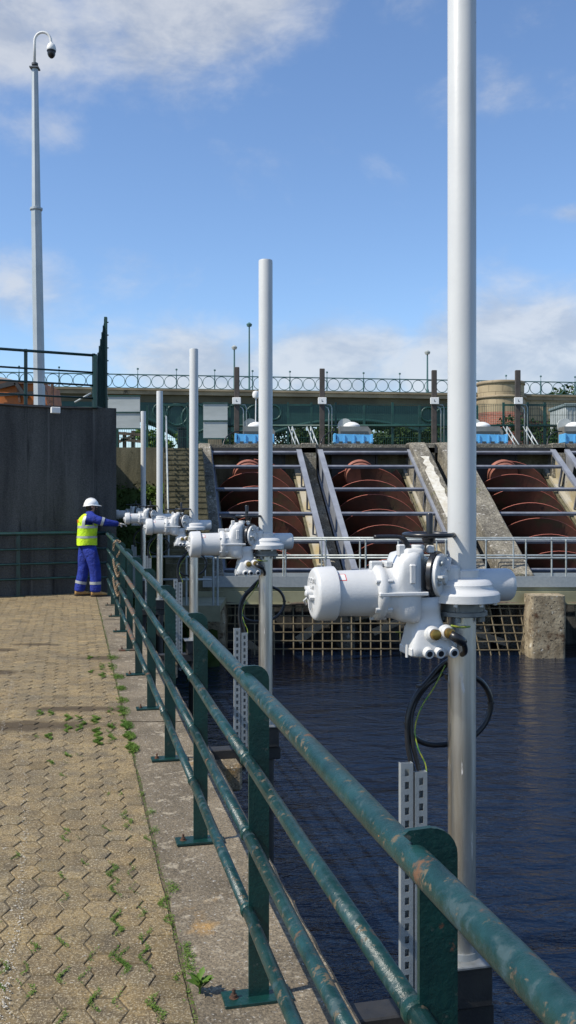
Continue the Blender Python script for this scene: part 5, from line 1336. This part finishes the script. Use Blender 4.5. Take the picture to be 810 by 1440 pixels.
vest = m.build('vest', hiviz, t, fixn=False)
def vest_band(z0, z1, kfilter, parent=vest, nm='tape', mt=reflt, off=.0035):
    def interp(z):
        for a, b_ in zip(VS, VS[1:]):
            if a[0] <= z <= b_[0]:
                f = (z-a[0])/(b_[0]-a[0]); return [a[i]+(b_[i]-a[i])*f for i in range(1, 4)]
    m = MB(); zs = [z0 + (z1-z0)*j/max(1, int((z1-z0)/.03)) for j in range(max(1, int((z1-z0)/.03))+1)]
    rr_ = [ring_pts(z, *interp(z), off=off) for z in zs]
    m.v = [tuple(p) for r_ in rr_ for p in r_]
    for i in range(len(zs)-1):
        for k in range(36):
            if kfilter(k): m.f.append([i*36+k, i*36+(k+1) % 36, (i+1)*36+(k+1) % 36, (i+1)*36+k]); m.sm.append(True)
    return m.build(nm, mt, parent, fixn=False)
vest_band(1.085, 1.125, lambda k: True)
vest_band(1.27, 1.315, lambda k: True)
vest_band(1.315, 1.50, lambda k: k in (11, 12, 23, 24) or k in (6, 29))
# print on the back of the vest
me = text_mesh('ECON', .075, .001, 'print'); me.materials.append(orangeink)
me.transform(Matrix.Translation((-.186, -.02, 1.395)) @ Matrix(((0,0,-1,0),(-1,0,0,0),(0,1,0,0),(0,0,0,1)))); me.transform(Matrix.Translation((0,0,0)))
o = bpy.data.objects.new('print', me); COL.objects.link(o); o.parent = vest
# tapes on sleeves and trouser legs
for a, b_, f, r_ in (((.16, -.225, 1.415), el_r, .55, .086), ((.16, .22, 1.41), el_l, .55, .084)): band(a, b_, f, r_, .05, t)
for a, b_, f in ((knr, (.12, -.13, .115), .66), (knl, (-.14, .11, .115), .66)): band(a, b_, f, .109, .052, t)
# gloves: palm and five fingers, reaching forward
def hand(wr, elb, side, m_):
    d = (Vector(wr)-Vector(elb)).normalized(); dn = (d + Vector((0, 0, -.05))).normalized(); s_ = Vector((0, 0, 1)).cross(dn).normalized()*side; up_ = dn.cross(s_).normalized()
    if up_.z < 0: up_ = -up_
    w_ = Vector(wr) - d*.01
    V = [w_, w_ + dn*.05, w_ + dn*.085]; E = [(0,1),(1,2)]; Rr = [(.033,.030), (.040,.024), (.038,.020)]
    for j, (off, ln) in enumerate(((.030, .062), (.010, .072), (-.010, .068), (-.028, .052))):
        b0 = len(V); p = w_ + dn*.09 + s_*off
        V += [p, p + dn*ln*.45 - up_*.004, p + dn*ln*.75 - up_*.016, p + dn*ln*.9 - up_*.034]; E += [(2, b0), (b0, b0+1), (b0+1, b0+2), (b0+2, b0+3)]; Rr += [.0115, .0105, .010, .0085]
    b0 = len(V); p = w_ + dn*.03 + s_*.038
    V += [p, p + dn*.032 + s_*.014 - up_*.008, p + dn*.062 + s_*.012 - up_*.016]; E += [(1, b0), (b0, b0+1), (b0+1, b0+2)]; Rr += [.0135, .012, .010]
    skinned('glove', V, E, Rr, m_, t, sub=1)
hand(wr_r, el_r, 1, glove); hand(wr_l, el_l, -1, glove)
# boots
t.scale = (.955, .955, .955)
for an, yaw in ((anr, 0), (anl, R(6))):
    m = MB(); x, y = an[0], an[1]
    m.loft([(x-.085, y, .030, .028, .095, 2.5), (x-.06, y, .045, .026, .15, 3), (x-.0, y, .050, .024, .15, 3), (x+.06, y, .048, .024, .115, 3), (x+.12, y, .052, .024, .085, 3), (x+.17, y, .048, .024, .078, 2.6), (x+.205, y, .028, .026, .055, 2.2)], 24)
    b_ = m.build('boot', boot, t)
    MB().loft([(x-.09, y, .034, .0, .028, 5), (x-.05, y, .048, .0, .027, 6), (x+.03, y, .044, .004, .026, 6), (x+.11, y, .054, .0, .026, 6), (x+.18, y, .050, .002, .027, 5), (x+.212, y, .028, .006, .028, 3)], 20).build('sole', bootd, b_)
